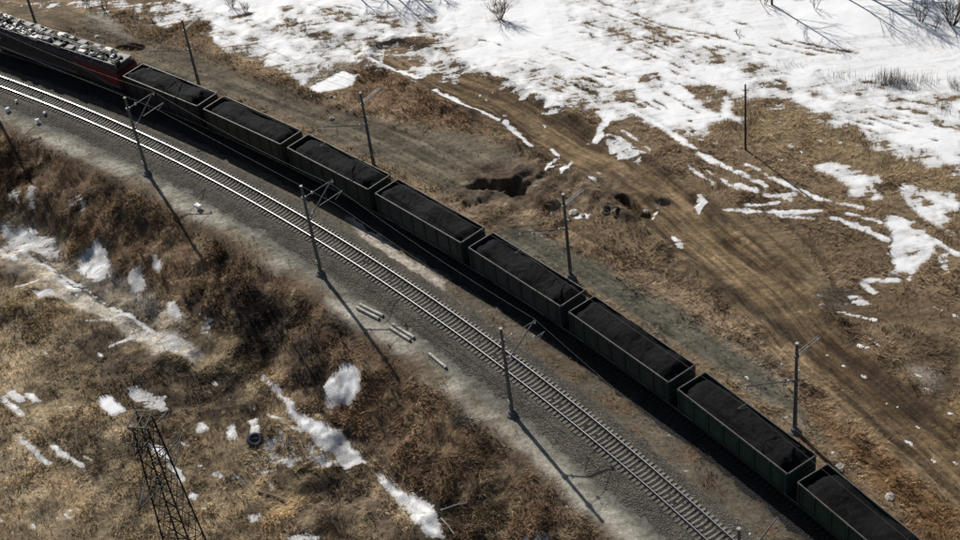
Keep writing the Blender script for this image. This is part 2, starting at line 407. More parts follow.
tint = np.empty((len(X), 3)); left = aN < -2
tint[:] = lin(122, 103, 78)
tint[left] = lin(104, 86, 60)
grass = np.where(left, .75, .7)                          # how thickly dry grass stands
def mixcol(w, c): tint[:] = tint*(1-w[:, None]) + np.array(lin(*c))[None]*w[:, None]
# embankment slope, side strips
wgt = sstep(-15.5, -12, aN + (fbm(X, Y, 3, 3, 7)-.5)*4)*sstep(-4.6, -6.0, aN)
mixcol(wgt*.9, (94, 70, 46)); grass[:] = grass + wgt*.25
br = wgt*sstep(.56, .7, fbm(X, Y, 3.2, 4, 9)); mixcol(br*.7, (58, 46, 36))
mid = sstep(1.0, 2.8, aN)*sstep(-1.2, -2.6, aT); mixcol(mid, (94, 86, 72)); grass[:] = grass*(1-mid)+.12*mid
wb = mid*sstep(.5, .64, fbm(X, Y, 2.2, 4, 19))*sstep(-20, 40, (X*.5-Y*.86+95)); mixcol(wb*.75, (104, 82, 58)); grass[:] = np.maximum(grass, wb*.5)
bed = sstep(-4.6, -3.9, aN)*sstep(3.0, 2.2, aN); mixcol(bed, (88, 86, 78)); grass[:] *= (1-bed)
bed = sstep(-3.2, -2.2, aT)*sstep(3.6, 2.6, aT); mixcol(bed, (52, 48, 44)); grass[:] *= (1-bed)
pth = sstep(-6.6, -5.8, aN)*sstep(-3.6, -4.4, aN); grass[:] *= (1-pth*.9)

PAINT = [  # colour, outline in the photograph, feather m, share, grass there (or None)
 ((100, 92, 76), [(140,40),(200,58),(250,80),(300,93),(345,113),(400,122),(450,128),(520,152),(548,178),(520,200),(470,200),(440,190),(400,170),(350,150),(300,125),(240,100),(190,90),(140,70)], 1.0, .95, .05),
 ((90, 88, 76), [(488,236),(530,228),(575,248),(620,270),(680,305),(725,335),(760,365),(800,395),(850,440),(820,440),(760,395),(700,355),(640,322),(600,296),(560,272),(520,256)], .9, .9, .15),
 ((132, 112, 88), [(600,246),(640,254),(690,288),(740,318),(790,348),(830,385),(810,392),(760,362),(715,332),(665,303),(620,276)], .9, .9, .95),
 ((112, 95, 68), [(640,216),(680,203),(730,207),(785,228),(815,262),(832,296),(822,332),(796,345),(762,326),(722,302),(690,277),(662,244)], 1.0, 1, .02),
 ((108, 89, 63), [(462,66),(500,82),(540,104),(585,118),(600,148),(650,172),(700,182),(735,206),(672,216),(620,196),(580,172),(540,134),(500,118),(460,96)], .9, .95, .05),
 ((62, 51, 40), [(420,72),(455,73),(482,82),(505,98),(535,118),(548,135),(520,120),(480,102),(440,88)], .5, .9, .0),
 ((78, 61, 43), [(590,160),(640,172),(672,186),(662,194),(620,186),(590,178)], .6, .8, .05),
 ((74, 58, 44), [(465,168),(500,160),(545,168),(560,190),(545,205),(510,210),(480,200)], .8, .75, .05),
 ((86, 66, 44), [(800,330),(845,338),(880,362),(920,405),(960,445),(960,482),(930,452),(880,420),(838,388),(806,352)], .7, .95, .05),
 ((120, 98, 64), [(915,408),(960,398),(960,475),(940,455)], .8, .9, .3),
 ((116, 86, 52), [(800,400),(850,425),(900,465),(960,510),(960,540),(925,540),(870,480),(820,430)], 1.2, .8, .9),
 ((72, 66, 58), [(828,285),(850,292),(872,302),(868,312),(840,312),(822,305)], .5, .8, .0),
 ((92, 75, 54), [(860,285),(915,295),(960,302),(960,330),(900,325),(850,318)], .8, .85, .2),
 ((126, 102, 76), [(345,62),(372,60),(400,72),(440,95),(480,112),(520,140),(470,132),(420,122),(370,108),(345,90)], .9, .85, .6),
 ((134, 115, 84), [(745,100),(800,110),(860,135),(910,155),(960,178),(960,195),(900,185),(850,165),(800,160),(745,140),(700,135)], 1.5, .8, .8),
 ((104, 86, 64), [(735,198),(800,205),(880,225),(905,255),(870,275),(830,270),(790,235)], 1.2, .7, .6),
 ((70, 56, 42), [(905,335),(935,330),(960,350),(960,390),(935,400),(915,365)], 1.0, .7, .4),
 ((150, 140, 128), [(915,365),(935,368),(945,385),(928,392)], .8, .6, .0),
 ((150, 141, 126), [(205,15),(300,35),(400,40),(450,50),(440,66),(380,60),(340,74),(310,86),(260,60),(215,42)], 1.2, .6, .0),
 ((124, 118, 106), [(80,14),(105,10),(135,38),(128,44),(100,38),(84,28)], .5, .9, .0),
 ((96, 84, 66), [(0,8),(60,0),(80,14),(130,46),(140,60),(90,45),(40,25),(0,20)], .6, .7, .2),
 ((56, 46, 38), [(225,296),(258,288),(290,300),(296,330),(282,356),(250,352),(228,330)], .9, .85, .7),
 ((46, 36, 30), [(285,345),(318,336),(332,352),(326,385),(318,402),(290,392)], .8, .85, .7),
 ((122, 104, 76), [(0,278),(50,300),(95,330),(70,352),(95,385),(120,430),(132,490),(125,540),(0,540)], 1.0, .8, .85),
 ((66, 53, 40), [(100,318),(160,345),(230,372),(262,405),(262,440),(225,425),(170,405),(120,395),(80,360)], 1.0, .85, .45),
 ((70, 56, 42), [(270,470),(330,472),(372,492),(405,520),(410,540),(290,540),(300,505)], .8, .8, .5),
 ((122, 100, 64), [(262,512),(290,494),(308,498),(296,515),(270,530)], .5, .9, .9),
 ((150, 141, 128), [(0,244),(50,266),(110,304),(160,332),(205,356),(196,364),(150,348),(100,318),(40,288),(0,262)], .5, .85, .0),
 ((72, 60, 48), [(0,256),(20,262),(44,280),(30,286),(0,268)], .4, .7, .0),
 ((58, 48, 42), [(60,265),(85,288),(112,300),(108,306),(80,294),(58,275)], .3, .8, .0),
 ((120, 116, 112), [(0,222),(30,226),(60,240),(64,262),(85,250),(104,246),(112,276),(140,280),(150,300),(186,318),(180,332),(140,316),(95,292),(60,270),(20,250),(0,244)], .9, .6, .1),
 ((170, 160, 146), [(343,218),(358,224),(392,246),(448,284),(442,290),(400,264),(362,240)], .3, .95, .0),
]
for c, pts, fe, sh, g in PAINT:
    P = ground_pts(pts); i = near(P, 3)
    w = sstep(-fe, fe, poly_sd(P, wx[i], wy[i]))*sh
    tint[i] = tint[i]*(1-w[:, None]) + np.array(lin(*c))[None]*w[:, None]
    if g is not None: grass[i] = grass[i]*(1-w)+g*w
TO, TA = track_off(X, Y); TO = TO+(fbm(X, Y, 9, 2, 43)-.5)*.9
mud = sstep(4.2, 2.6, np.abs(TO))*(aT > 6)
mixcol(mud*.6, (106, 86, 58)); grass[:] *= 1-mud*.85
stk = fbm(TO*1.0, TA*.07, .8, 4, 57); mixcol(mud*sstep(.52, .66, stk)*.8, (66, 52, 39)); mixcol(mud*sstep(.46, .34, stk)*.6, (138, 115, 84))
bank = sstep(1.5, .3, np.abs(np.abs(TO+.3)-3.7))*(aT > 6)*sstep(.45, .6, fbm(X, Y, 2.2, 4, 58)); mixcol(bank*.7, (70, 55, 42))
chn = np.exp(-(((X-3.5)/7.5)**2+((Y-127.5)/6.0)**2)) + .8*np.exp(-(((X-14)/5)**2+((Y-125.5)/4.0)**2))
mixcol(np.clip(chn, 0, 1)*sstep(.45, .6, fbm(X, Y, 1.8, 4, 59))*.75*(aT > 5), (68, 55, 43)); mixcol(np.clip(chn, 0, 1)*sstep(.5, .38, fbm(X, Y, 1.8, 4, 59))*.5*(aT > 5), (124, 110, 90)); grass[:] *= 1-np.clip(chn, 0, 1)*.6
rd = sstep(4.5, 6, aT)*sstep(19, 13, aT); rs1 = fbm(aT*1.0, (X-Y)*.06, .9, 4, 51); tint[:] *= (1+rd*(rs1-.5)*1.3)[:, None]
lf = sstep(-5, -7, aN); mo = fbm(X, Y, 3.2, 4, 63); tint[:] *= (1+lf*np.clip((mo-.5)*2.6, -.5, .55))[:, None]
straw = lf*sstep(.55, .68, fbm(X, Y, 1.6, 4, 65)); mixcol(straw*.45, (134, 112, 76))
pa = sstep(.42, .62, fbm(X, Y, 4.5, 4, 91)+.10*sstep(10, 45, -(Y-110)))*np.exp(-((aN+4.75+(fbm(X, Y, 3, 3, 92)-.5)*1.5)/.95)**2*1.2); mixcol(np.clip(pa*1.3, 0, 1), (158, 149, 134)); grass[:] *= 1-pa
pb = np.exp(-((aN+4.2)/1.4)**2)*.45; mixcol(pb, (126, 118, 104))
oz = sstep(2.6, 3.2, aT + (fbm(X, Y, 1.6, 3, 77)-.5)*1.2)*sstep(5.2, 4.2, aT + (fbm(X, Y, 1.6, 3, 77)-.5)*1.2)*sstep(.38, .5, fbm(X, Y, 2.5, 3, 78))
mixcol(oz*.8, (114, 84, 56)); grass[:] = np.maximum(grass, oz*.8)
RUTS = [((66, 55, 44), [(388,38),(330,30)], .8), ((60, 50, 40), [(310,33),(350,52),(385,62),(430,85),(478,116)], .7), ((64, 54, 42), [(665,238),(700,262),(740,300),(790,338)], .7),
        ((72, 58, 42), [(780,215),(815,250),(835,285)], .5), ((66, 52, 40), [(820,335),(880,385),(955,450)], .6), ((70, 54, 40), [(800,345),(860,395),(930,455)], .5),
        ((84, 68, 46), [(725,215),(760,245),(805,290)], .6), ((80, 66, 44), [(735,212),(775,240),(815,275)], .4), ((56, 46, 38), [(40,262),(90,293),(140,322)], .5),
        ((58, 48, 38), [(318,412),(360,440),(400,478),(440,505)], .5), ((74, 60, 48), [(230,70),(330,108),(420,140)], .6), ((84, 76, 62), [(200,80),(300,112),(400,146)], .5),
        ((80, 70, 55), [(30,420),(70,455),(110,495)], .5), ((84, 72, 54), [(20,430),(60,465),(100,505)], .4)]
for c, pts, w_ in RUTS:
    P = ground_pts(pts); i = near(P, 2); w = sstep(w_*.75, w_*.3, line_d(P, sx[i], sy[i]))*.8
    tint[i] = tint[i]*(1-w[:, None]) + np.array(lin(*c))[None]*w[:, None]; grass[i] *= 1-w; Z[i] -= .1*w

snow = np.zeros(len(X))
SNOW = [ # strength, outline, feather
 (1.25, [(430,0),(960,0),(960,120),(900,112),(850,102),(800,88),(760,78),(735,92),(722,92),(728,118),(700,127),(684,128),(660,118),(640,106),(622,110),(600,106),(580,100),(562,103),(535,90),(512,82),(500,72),(478,60),(458,48),(440,38)], .8),
 (1.15, [(240,0),(440,0),(445,38),(415,38),(390,36),(360,30),(330,34),(305,26),(270,22),(245,16)], .8),
 (.66, [(200,8),(260,18),(330,28),(400,33),(455,42),(478,62),(458,76),(400,74),(352,66),(335,76),(300,72),(250,52),(210,32)], 1.5),
 (.95, [(745,80),(800,90),(860,104),(960,118),(960,172),(945,166),(918,150),(880,143),(862,130),(800,107),(757,98)], .5),
 (1.05, [(850,112),(960,122),(960,168),(945,164),(922,148),(890,134),(860,124)], .6),
 (.62, [(150,0),(260,0),(270,22),(330,36),(345,60),(330,72),(312,90),(295,80),(268,66),(250,55),(225,52),(212,44),(206,20),(165,28),(150,20)], .8),
 (.9, [(215,14),(240,18),(275,36),(300,48),(330,60),(300,66),(270,46),(235,34),(212,30)], .8),
 (1.1, [(309,87),(322,80),(343,70),(357,75),(352,85),(340,90),(318,92)], .3),
 (.6, [(365,48),(400,50),(420,60),(452,60),(462,72),(420,76),(392,66)], .5),
 (.7, [(440,40),(480,58),(500,72),(480,72),(455,60)], .5),
 (.42, [(0,0),(140,0),(150,22),(130,30),(100,12),(60,6),(30,12),(0,10)], .8),
 (.5, [(600,138),(616,134),(640,150),(652,152),(636,166),(616,154)], .5),
 (.58, [(500,74),(540,92),(570,106),(600,112),(560,108),(520,96)], .5),
 (.72, [(812,166),(835,160),(858,166),(872,180),(880,198),(868,204),(852,196),(840,180),(816,174)], .5),
 (.78, [(897,186),(925,190),(960,194),(960,212),(945,222),(935,228),(915,216),(902,206)], .5),
 (.95, [(884,216),(902,218),(930,236),(936,252),(905,272),(890,274),(893,250),(890,236)], .5),
 (.7, [(866,177),(878,176),(884,183),(872,184)], .3),
 (.55, [(935,255),(948,252),(950,272),(940,272)], .3),
 (.5, [(930,225),(960,215),(960,240),(945,238)], .5),
 (.78, [(0,224),(30,228),(55,240),(60,256),(40,256),(20,250),(0,244)], .5),
 (.48, [(5,180),(22,186),(20,206),(6,200)], .4), (.5, [(28,188),(36,186),(36,212),(28,208)], .3), (.5, [(65,190),(85,194),(84,216),(70,208)], .4),
 (.9, [(80,256),(96,240),(106,248),(112,276),(96,282),(74,270)], .5),
 (.8, [(124,274),(140,266),(148,290),(132,296)], .4), (.55, [(150,252),(162,262),(160,276),(150,270)], .4), (.72, [(164,298),(178,300),(184,322),(168,316)], .4), (.55, [(196,312),(212,318),(210,338),(200,334)], .4),
 (.5, [(140,328),(176,340),(196,362),(170,356),(146,340)], .4),
 (.9, [(30,290),(50,288),(58,294),(38,298)], .25), (1, [(4,393),(15,389),(28,400),(20,403)], .25), (1, [(24,393),(34,394),(41,401),(32,402)], .25),
 (1.15, [(98,395),(110,395),(126,412),(108,416),(100,406)], .25),
 (.8, [(124,388),(140,384),(150,395),(165,397),(166,410),(146,412),(134,400)], .4),
 (.85, [(180,352),(190,354),(196,364),(184,362)], .3), (.85, [(190,424),(202,420),(210,430),(196,434)], .3), (.8, [(180,440),(190,444),(188,448),(180,445)], .2),
 (1.05, [(149,444),(163,447),(174,462),(166,462),(154,453)], .25), (.9, [(190,490),(198,494),(196,501),(189,498)], .2), (.8, [(215,473),(238,478),(234,483),(218,480)], .25),
 (.8, [(225,426),(234,424),(240,440),(230,442)], .25), (.85, [(247,420),(258,416),(262,436),(250,440)], .3),
 (1.0, [(284,404),(312,418),(332,426),(352,441),(362,456),(382,476),(402,488),(422,500),(440,511),(442,540),(426,534),(415,525),(408,512),(398,504),(387,490),(374,475),(364,462),(346,473),(335,456),(320,445),(303,430),(290,416)], .5),
 (.5, [(236,456),(270,438),(300,428),(334,456),(346,470),(312,470),(282,466),(246,466)], .6),
 (.75, [(254,466),(282,468),(280,473),(256,474)], .25), (.8, [(266,482),(274,482),(274,490),(266,490)], .25),
 (.7, [(284,534),(306,529),(322,536),(318,540),(286,540)], .3), (.55, [(244,517),(264,512),(262,520),(246,523)], .3),
 (.95, [(324,386),(335,374),(346,363),(357,370),(360,390),(353,404),(326,404)], .5), (.55, [(322,402),(352,404),(340,414),(324,412)], .4),
 (.45, [(480,508),(500,502),(506,524),(488,522)], .4), (.6, [(515,533),(552,532),(556,540),(515,540)], .4), (.5, [(384,500),(404,498),(410,506),(396,510)], .3),
 (.8, [(570,210),(586,212),(590,220),(575,219)], .2), (.7, [(694,208),(706,199),(710,202),(698,216)], .2), (.7, [(672,236),(682,240),(684,247),(676,246)], .2), (.6, [(696,194),(708,196),(708,202),(696,201)], .3),
 (.6, [(845,296),(860,294),(873,304),(858,305)], .3), (.8, [(913,255),(916,262),(910,284),(906,280)], .2),
]
for k_, (s_, pts, fe) in enumerate(SNOW):
    P = ground_pts(pts); i = near(P, 3.5)
    if k_ < 5:
        sdv = poly_sd(P, wx[i], wy[i]); snow[i] = np.maximum(snow[i], s_*np.clip((sdv+2.6)/(3.6 if k_ != 2 else 6), 0, 1)); continue
    snow[i] = np.maximum(snow[i], s_*sstep(-fe, fe, poly_sd(P, wx[i], wy[i]) if fe > .35 and P[:, 0].mean() > -2+(P[:, 1].mean()-100)*-.7 else poly_sd(P, sx[i]*.75+wx[i]*.25, sy[i]*.75+wy[i]*.25)))
BARE = [ # holes in the snow
 (.26, [(575,12),(640,22),(735,52),(790,72),(760,80),(660,60),(590,36)], 1.5), (.28, [(492,58),(560,72),(640,98),(650,112),(600,112),(540,94),(500,78)], 1.2), (.2, [(745,62),(960,100),(960,116),(800,92),(740,76)], 1.2), (.2, [(560,0),(720,0),(700,16),(600,12)], 1.5), (.3, [(300,8),(440,20),(470,44),(400,34),(310,24)], 1.5),
 (.6, [(682,82),(706,84),(724,93),(722,114),(708,106),(694,96)], .5), (.85, [(222,0),(252,0),(258,12),(240,19),(226,12)], .6), (.6, [(398,42),(420,37),(436,40),(425,50),(402,52)], .4),
 (.8, [(385,56),(420,54),(424,64),(405,70),(386,62)], .4), (.6, [(752,97),(790,101),(826,116),(800,118),(760,108)], .5), (.5, [(280,0),(292,0),(294,30),(282,26)], .5), (.55, [(860,198),(870,196),(871,204),(862,204)], .25),
 (.4, [(300,24),(330,32),(345,46),(320,44)], .6), (.45, [(600,80),(628,88),(640,100),(622,102),(604,92)], .6), (.4, [(940,205),(960,210),(960,240),(945,228)], .5), (.5, [(492,2),(506,2),(504,22),(490,20)], .5),
 (.42, [(634,78),(660,74),(668,84),(650,90)], .4), (.5, [(918,200),(930,202),(928,209),(918,208)], .2), (.5, [(376,485),(384,490),(388,500),(378,498)], .3),
]
for s_, pts, fe in BARE:
    P = ground_pts(pts); i = near(P, 2)
    snow[i] = np.clip(snow[i], 0, 1.0) - s_*sstep(-fe, fe, poly_sd(P, wx[i], wy[i]))*np.clip(snow[i], 0, 1)
LINES = [ # snow lying in wheel ruts: strength, points, width
 (1, [(368,58),(395,70),(420,78)], .6), (1, [(435,90),(478,110),(497,120)], .7), (.95, [(505,121),(518,134),(531,146)], .8), (1, [(612,112),(597,140)], 1.0), (1, [(626,107),(652,122),(684,141)], .8), (.95, [(640,104),(690,132)], .6),
 (.9, [(598,112),(612,117)], 1.0), (.95, [(700,154),(735,171),(764,185)], .8), (.9, [(682,143),(697,149)], .6), (.7, [(687,165),(714,184)], .5), (.7, [(708,171),(736,189)], .5), (.8, [(738,185),(775,197),(795,194)], .9), (.7, [(765,190),(790,200)], .9),
 (.9, [(765,175),(790,185),(815,198)], .9), (.75, [(815,198),(862,208)], .6), (.9, [(745,206),(777,203)], .6), (.9, [(724,209),(760,212),(820,211)], .7), (.8, [(778,215),(815,219)], .5), (.85, [(747,165),(758,170)], .7),
 (.95, [(832,218),(860,227),(888,241)], .8), (.85, [(848,214),(880,222)], .6), (.9, [(920,232),(957,254)], .8), (.85, [(862,281),(896,279)], .8), (.9, [(862,285),(876,292)], .8), (.8, [(840,312),(876,320)], .6), (.6, [(930,305),(960,318)], .5),
 (.5, [(498,66),(530,76),(560,88)], .5), (.9, [(540,92),(562,106)], .5), (.8, [(590,100),(614,117)], .6), (.65, [(607,140),(628,160)], .5), (.65, [(615,136),(640,158)], .5), (.65, [(622,130),(650,150)], .5),
 (.75, [(0,243),(45,265),(80,285),(120,310),(160,335),(200,350)], .6), (.9, [(0,250),(16,258)], .8), (.95, [(55,277),(78,291)], .8), (.9, [(15,287),(38,280)], .5), (.9, [(88,321),(122,314)], .8), (.9, [(110,346),(136,335)], .6), (.7, [(150,331),(199,349)], .4),
 (.9, [(2,398),(22,415)], .9), (.9, [(20,438),(48,463)], .6), (.9, [(52,447),(83,466)], .6), (.7, [(84,455),(92,459)], .4), (.95, [(172,465),(182,480)], .8), (.8, [(112,345),(126,340)], .4), (.7, [(262,376),(292,406)], .8), (.7, [(255,410),(302,432)], .5),
 (.7, [(215,475),(245,480)], .7), (.7, [(300,440),(290,455),(330,448)], .4), (.6, [(280,432),(330,466)], .4), (.9, [(552,150),(558,158),(545,170)], .5), (.8, [(548,168),(566,165),(572,162)], .4), (.8, [(562,172),(570,163)], .4), (.6, [(655,213),(652,219),(660,202)], .3), (.5, [(540,235),(552,242)], .4),
 (.7, [(660,205),(654,216)], .4),
]
for s_, pts, w_ in LINES:
    P = ground_pts(pts); i = near(P, 2)
    snow[i] = np.maximum(snow[i], s_*.98*sstep(w_*.7, w_*.2, line_d(P, sx[i], sy[i])))
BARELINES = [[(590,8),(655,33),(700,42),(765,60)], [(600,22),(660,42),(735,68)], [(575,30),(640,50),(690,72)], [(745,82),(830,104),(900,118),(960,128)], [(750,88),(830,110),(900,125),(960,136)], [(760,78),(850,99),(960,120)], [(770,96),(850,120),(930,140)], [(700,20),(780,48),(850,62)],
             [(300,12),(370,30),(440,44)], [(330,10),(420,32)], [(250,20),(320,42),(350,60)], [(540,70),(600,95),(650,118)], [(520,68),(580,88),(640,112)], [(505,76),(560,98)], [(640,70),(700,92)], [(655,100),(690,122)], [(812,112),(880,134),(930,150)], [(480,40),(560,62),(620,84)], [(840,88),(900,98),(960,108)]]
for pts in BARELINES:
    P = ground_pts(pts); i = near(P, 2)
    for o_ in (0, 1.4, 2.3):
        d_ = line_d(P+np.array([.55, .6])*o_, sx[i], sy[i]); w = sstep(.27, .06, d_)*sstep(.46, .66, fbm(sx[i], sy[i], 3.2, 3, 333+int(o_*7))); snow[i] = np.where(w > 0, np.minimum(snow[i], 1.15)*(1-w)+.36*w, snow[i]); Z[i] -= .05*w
rs = random.Random(5)
BLOBS = [(46,353,.55),(101,355,.5),(95,362,.35),(35,526,.6),(66,516,.45),(2,521,.5),(205,510,.35),(70,510,.35),(92,512,.3),(58,517,.3),(176,432,.3),(216,383,.6),(62,455,.3),(230,400,.3),(10,430,.3),(200,466,.4),(112,455,.25),
         (579,172,.35),(591,178,.5),(598,173,.3),(706,159,.3),(736,150,.3),(790,146,.4),(770,135,.35),(818,141,.5),(838,142,.5),(848,131,.5),(700,140,.5),(716,143,.4),(760,119,.3),(778,122,.4),(742,125,.3),(802,152,.35),(905,160,.4),(925,163,.4),(895,166,.3),
         (860,345,.45),(866,347,.3),(842,365,.4),(864,377,.5),(888,404,.3),(918,376,.5),(926,388,.5),(898,406,.3),(920,428,.3),(950,413,.4),(955,462,.4),(935,460,.3),(908,443,.5),(834,452,.3),(896,262,.5),(886,266,.4),(828,355,.3),(745,377,.4),(655,283,.3),
         (333,97,.4),(312,96,.3),(358,75,.4),(640,160,.4),(870,340,.3),(876,345,.4),(480,95,.25),(487,100,.3),(492,93,.25),(545,126,.3),(504,116,.3),(500,80,.3),(780,160,.3),(766,157,.3),(805,166,.5)]
for px, py, r in BLOBS:
    r *= .72; P = ground_pts([(px, py)]); i = near(P, r+1.5); snow[i] = np.maximum(snow[i], .95*sstep(r*1.15, r*.3, np.hypot(((sx[i]-P[0, 0])*.64-(sy[i]-P[0, 1])*.77)*.6, ((sx[i]-P[0, 0])*.77+(sy[i]-P[0, 1])*.64)*1.5)))
mid_ = (snow > .12) & (snow < np.where(left, 1.12, .98)); snow[mid_] += ((fbm(X[mid_], Y[mid_], 1.5, 4, 444)-.5)*1.1+(fbm(X[mid_], Y[mid_], .5, 2, 445)-.5)*.35)*np.where(left[mid_], .8, 1)
far = (Y > 175) & (aT > 20); snow[far] = np.maximum(snow[far], 1.0)
clear = sstep(-7, -5.6, aN)*sstep(3.8, 2.9, aT); snow *= 1-clear
Z += .035*np.clip(snow, 0, 1)*sstep(.3, .8, snow)
snow = np.where(snow > 1.1, 1.1+(snow-1.1)*2.2, snow)
tint *= np.where(left, 1.5+.35*sstep(-12, -15, aN), 1.27)[:, None]; tint[left] *= np.array([.97, 1.0, .98])
g_ = tint.mean(1, keepdims=True); q_ = np.where(left, .30, .14)[:, None]; tint = tint*(1-q_)+g_*q_
ss = np.clip(snow, 0, 1); grass = np.clip(grass, 0, 1.2)*(1-sstep(.3, .7, ss))
outer = (Y < 66) | (Y > 203) | (np.abs(np.repeat(us[None, :], len(ys), 0).ravel()) > 1.0); grass[outer] = 0
gme = np_mesh('ground', np.c_[X, Y, Z], grid_faces(len(ys), len(us)), M['ground'])
attr_c(gme, 'tint', tint); inm = np.abs(TO) < 5.0; attr_f(gme, 'across', np.where(inm, TO, aT)); attr_f(gme, 'along', np.where(inm, TA, np.arctan2(Y-CT[1], X-CT[0])*RT)); attr_f(gme, 'rutted', np.where(inm, sstep(4.6, 3.2, np.abs(TO))*(aT > 6), .55*rd*sstep(1, 3, np.abs(TO)-5))); attr_f(gme, 'snow', snow); attr_f(gme, 'dirt', np.where(left, .5-.42*sstep(1.0, 1.1, snow), .03+.22*sstep(1.1, .7, snow)))
tag(link('ground', gme), 'brown spring ground with dry grass, mud and melting snow', kind='structure')
def zg(x, y):                                            # height of the finished sheet
    j = np.clip(np.searchsorted(ys, y)-1, 0, len(ys)-2)
    return float(zbase(x, y))

# ------------------------------------------------------------------ dry grass: stalks bent over on the slopes and verges
rng = np.random.default_rng(4)
NT = 150000
cellw = np.clip(grass, 0, 1.2)*(HW/HW.mean())[:, None].repeat(len(us), 1).ravel()
cellw = cellw*np.clip(.35+1.6*sstep(.38, .66, fbm(X, Y, 1.8, 3, 55)), 0, 2)
vis_d = np.hypot(X, Y); cellw[(vis_d > 185)] = 0
idx = rng.choice(len(X), NT, p=cellw/cellw.sum())
bx = X[idx]+rng.uniform(-.12, .12, NT); by = Y[idx]+rng.uniform(-.12, .12, NT); bz = Z[idx]-.03
hd = rng.normal(0, .45, NT) + np.pi*2*fbm(bx, by, 5, 2, 61) - 1.6 + math.radians(-120)
ln = (.24+.42*rng.random(NT)**1.5)*(.75+.5*grass[idx])*np.where(aN[idx] < -5, 1.15, 1.0)
lean = rng.uniform(.65, 1.35, NT)
K = 4; V = np.empty((NT, K, 3, 3), np.float32); tc = np.empty((NT, K, 3, 3), np.float32)
br_ = (tint[idx]*(1.42+.75*(rng.random((NT, 1))-.35))).astype(np.float32); br_[rng.random(NT) < .22] *= 1.55; br_[rng.random(NT) < .2] *= .5
for k in range(K):
    a = hd+rng.normal(0, .5, NT); l = ln*rng.uniform(.7, 1.15, NT); le = lean+rng.normal(0, .25, NT)
    ox = bx+rng.normal(0, .06, NT); oy = by+rng.normal(0, .06, NT); w = rng.uniform(.010, .022, NT)*1.4
    dx, dy = np.cos(a), np.sin(a)
    V[:, k, 0] = np.c_[ox-dy*w, oy+dx*w, bz]; V[:, k, 1] = np.c_[ox+dy*w, oy-dx*w, bz]
    V[:, k, 2] = np.c_[ox+dx*l*np.sin(le), oy+dy*l*np.sin(le), bz+.03+np.abs(l*np.cos(le))]
    tc[:, k, :] = (br_*rng.uniform(.8, 1.25, (NT, 1)).astype(np.float32))[:, None, :]
ggm = np_mesh('dry_grass', V.reshape(-1, 3), np.arange(NT*K*3).reshape(-1, 3), M['grass'], False)
attr_c(ggm, 'tint', tc.reshape(-1, 3))
tag(link('dry_grass', ggm), 'flattened dry brown grass on slopes and verges', 'grass', kind='stuff')

# ------------------------------------------------------------------ ballast and gravel strips laid along the curve
def strip(name, C, R, s0, s1, d0, d1, ds, dd, mat, thick, label):
    s = np.arange(s0, s1, ds); d = np.arange(d0, d1+1e-6, dd)
    S, D = np.meshgrid(s, d, indexing='ij'); a = math.radians(40)-S/R; r = R+D
    x = C[0]+r*np.cos(a); y = C[1]+r*np.sin(a)
    z = zbase(x, y)+thick(x, y, D, S)
    me = np_mesh(name, np.c_[x.ravel(), y.ravel(), z.ravel()], grid_faces(len(s), len(d))[:, ::-1], mat)
    attr_f(me, 'dust', (np.clip(sstep(-2.6, -4.4, D)*.9+sstep(2.0, 3.2, D)*.35, 0, 1)*(R < 305)).ravel())
    attr_f(me, 'oil', (sstep(1.15, .7, np.abs(D))*(.75+.5*fbm(x, y, 2.5, 3, 79))).ravel())
    return tag(link(name, me), label, kind='structure')
def th_ballast(x, y, D, S):
    e = (fbm(x, y, 1.3, 4, 71)-.5)*1.3
    t = .05*sstep(2.2, 1.6, np.abs(D)) + .045*sstep(1.5, 1.2, np.abs(D))
    t = t + .035 - .22*sstep(-2.8, -4.0, D+e) - .22*sstep(2.3, 3.3, D+e)
    return t + (fbm(x, y, .32, 2, 73)-.5)*.06
def th_old(x, y, D, S):
    e = (fbm(x, y, 1.5, 4, 81)-.5)*1.2
    return .05*sstep(2, 1.4, np.abs(D)) + .035 - .22*sstep(2.4, 3.3, np.abs(D+e)) + (fbm(x, y, .35, 2, 83)-.5)*.06
strip('ballast_bed', CN, RN, -75, 85, -4.6, 3.5, .22, .12, M['ballast'], th_ballast, 'grey crushed stone ballast under the empty near track')
strip('ballast_bed', CT, RT, -85, 95, -3.4, 3.6, .3, .15, M['ballast_shade'], th_old, 'oily ballast under the coal train track, coloured darker as train shade')

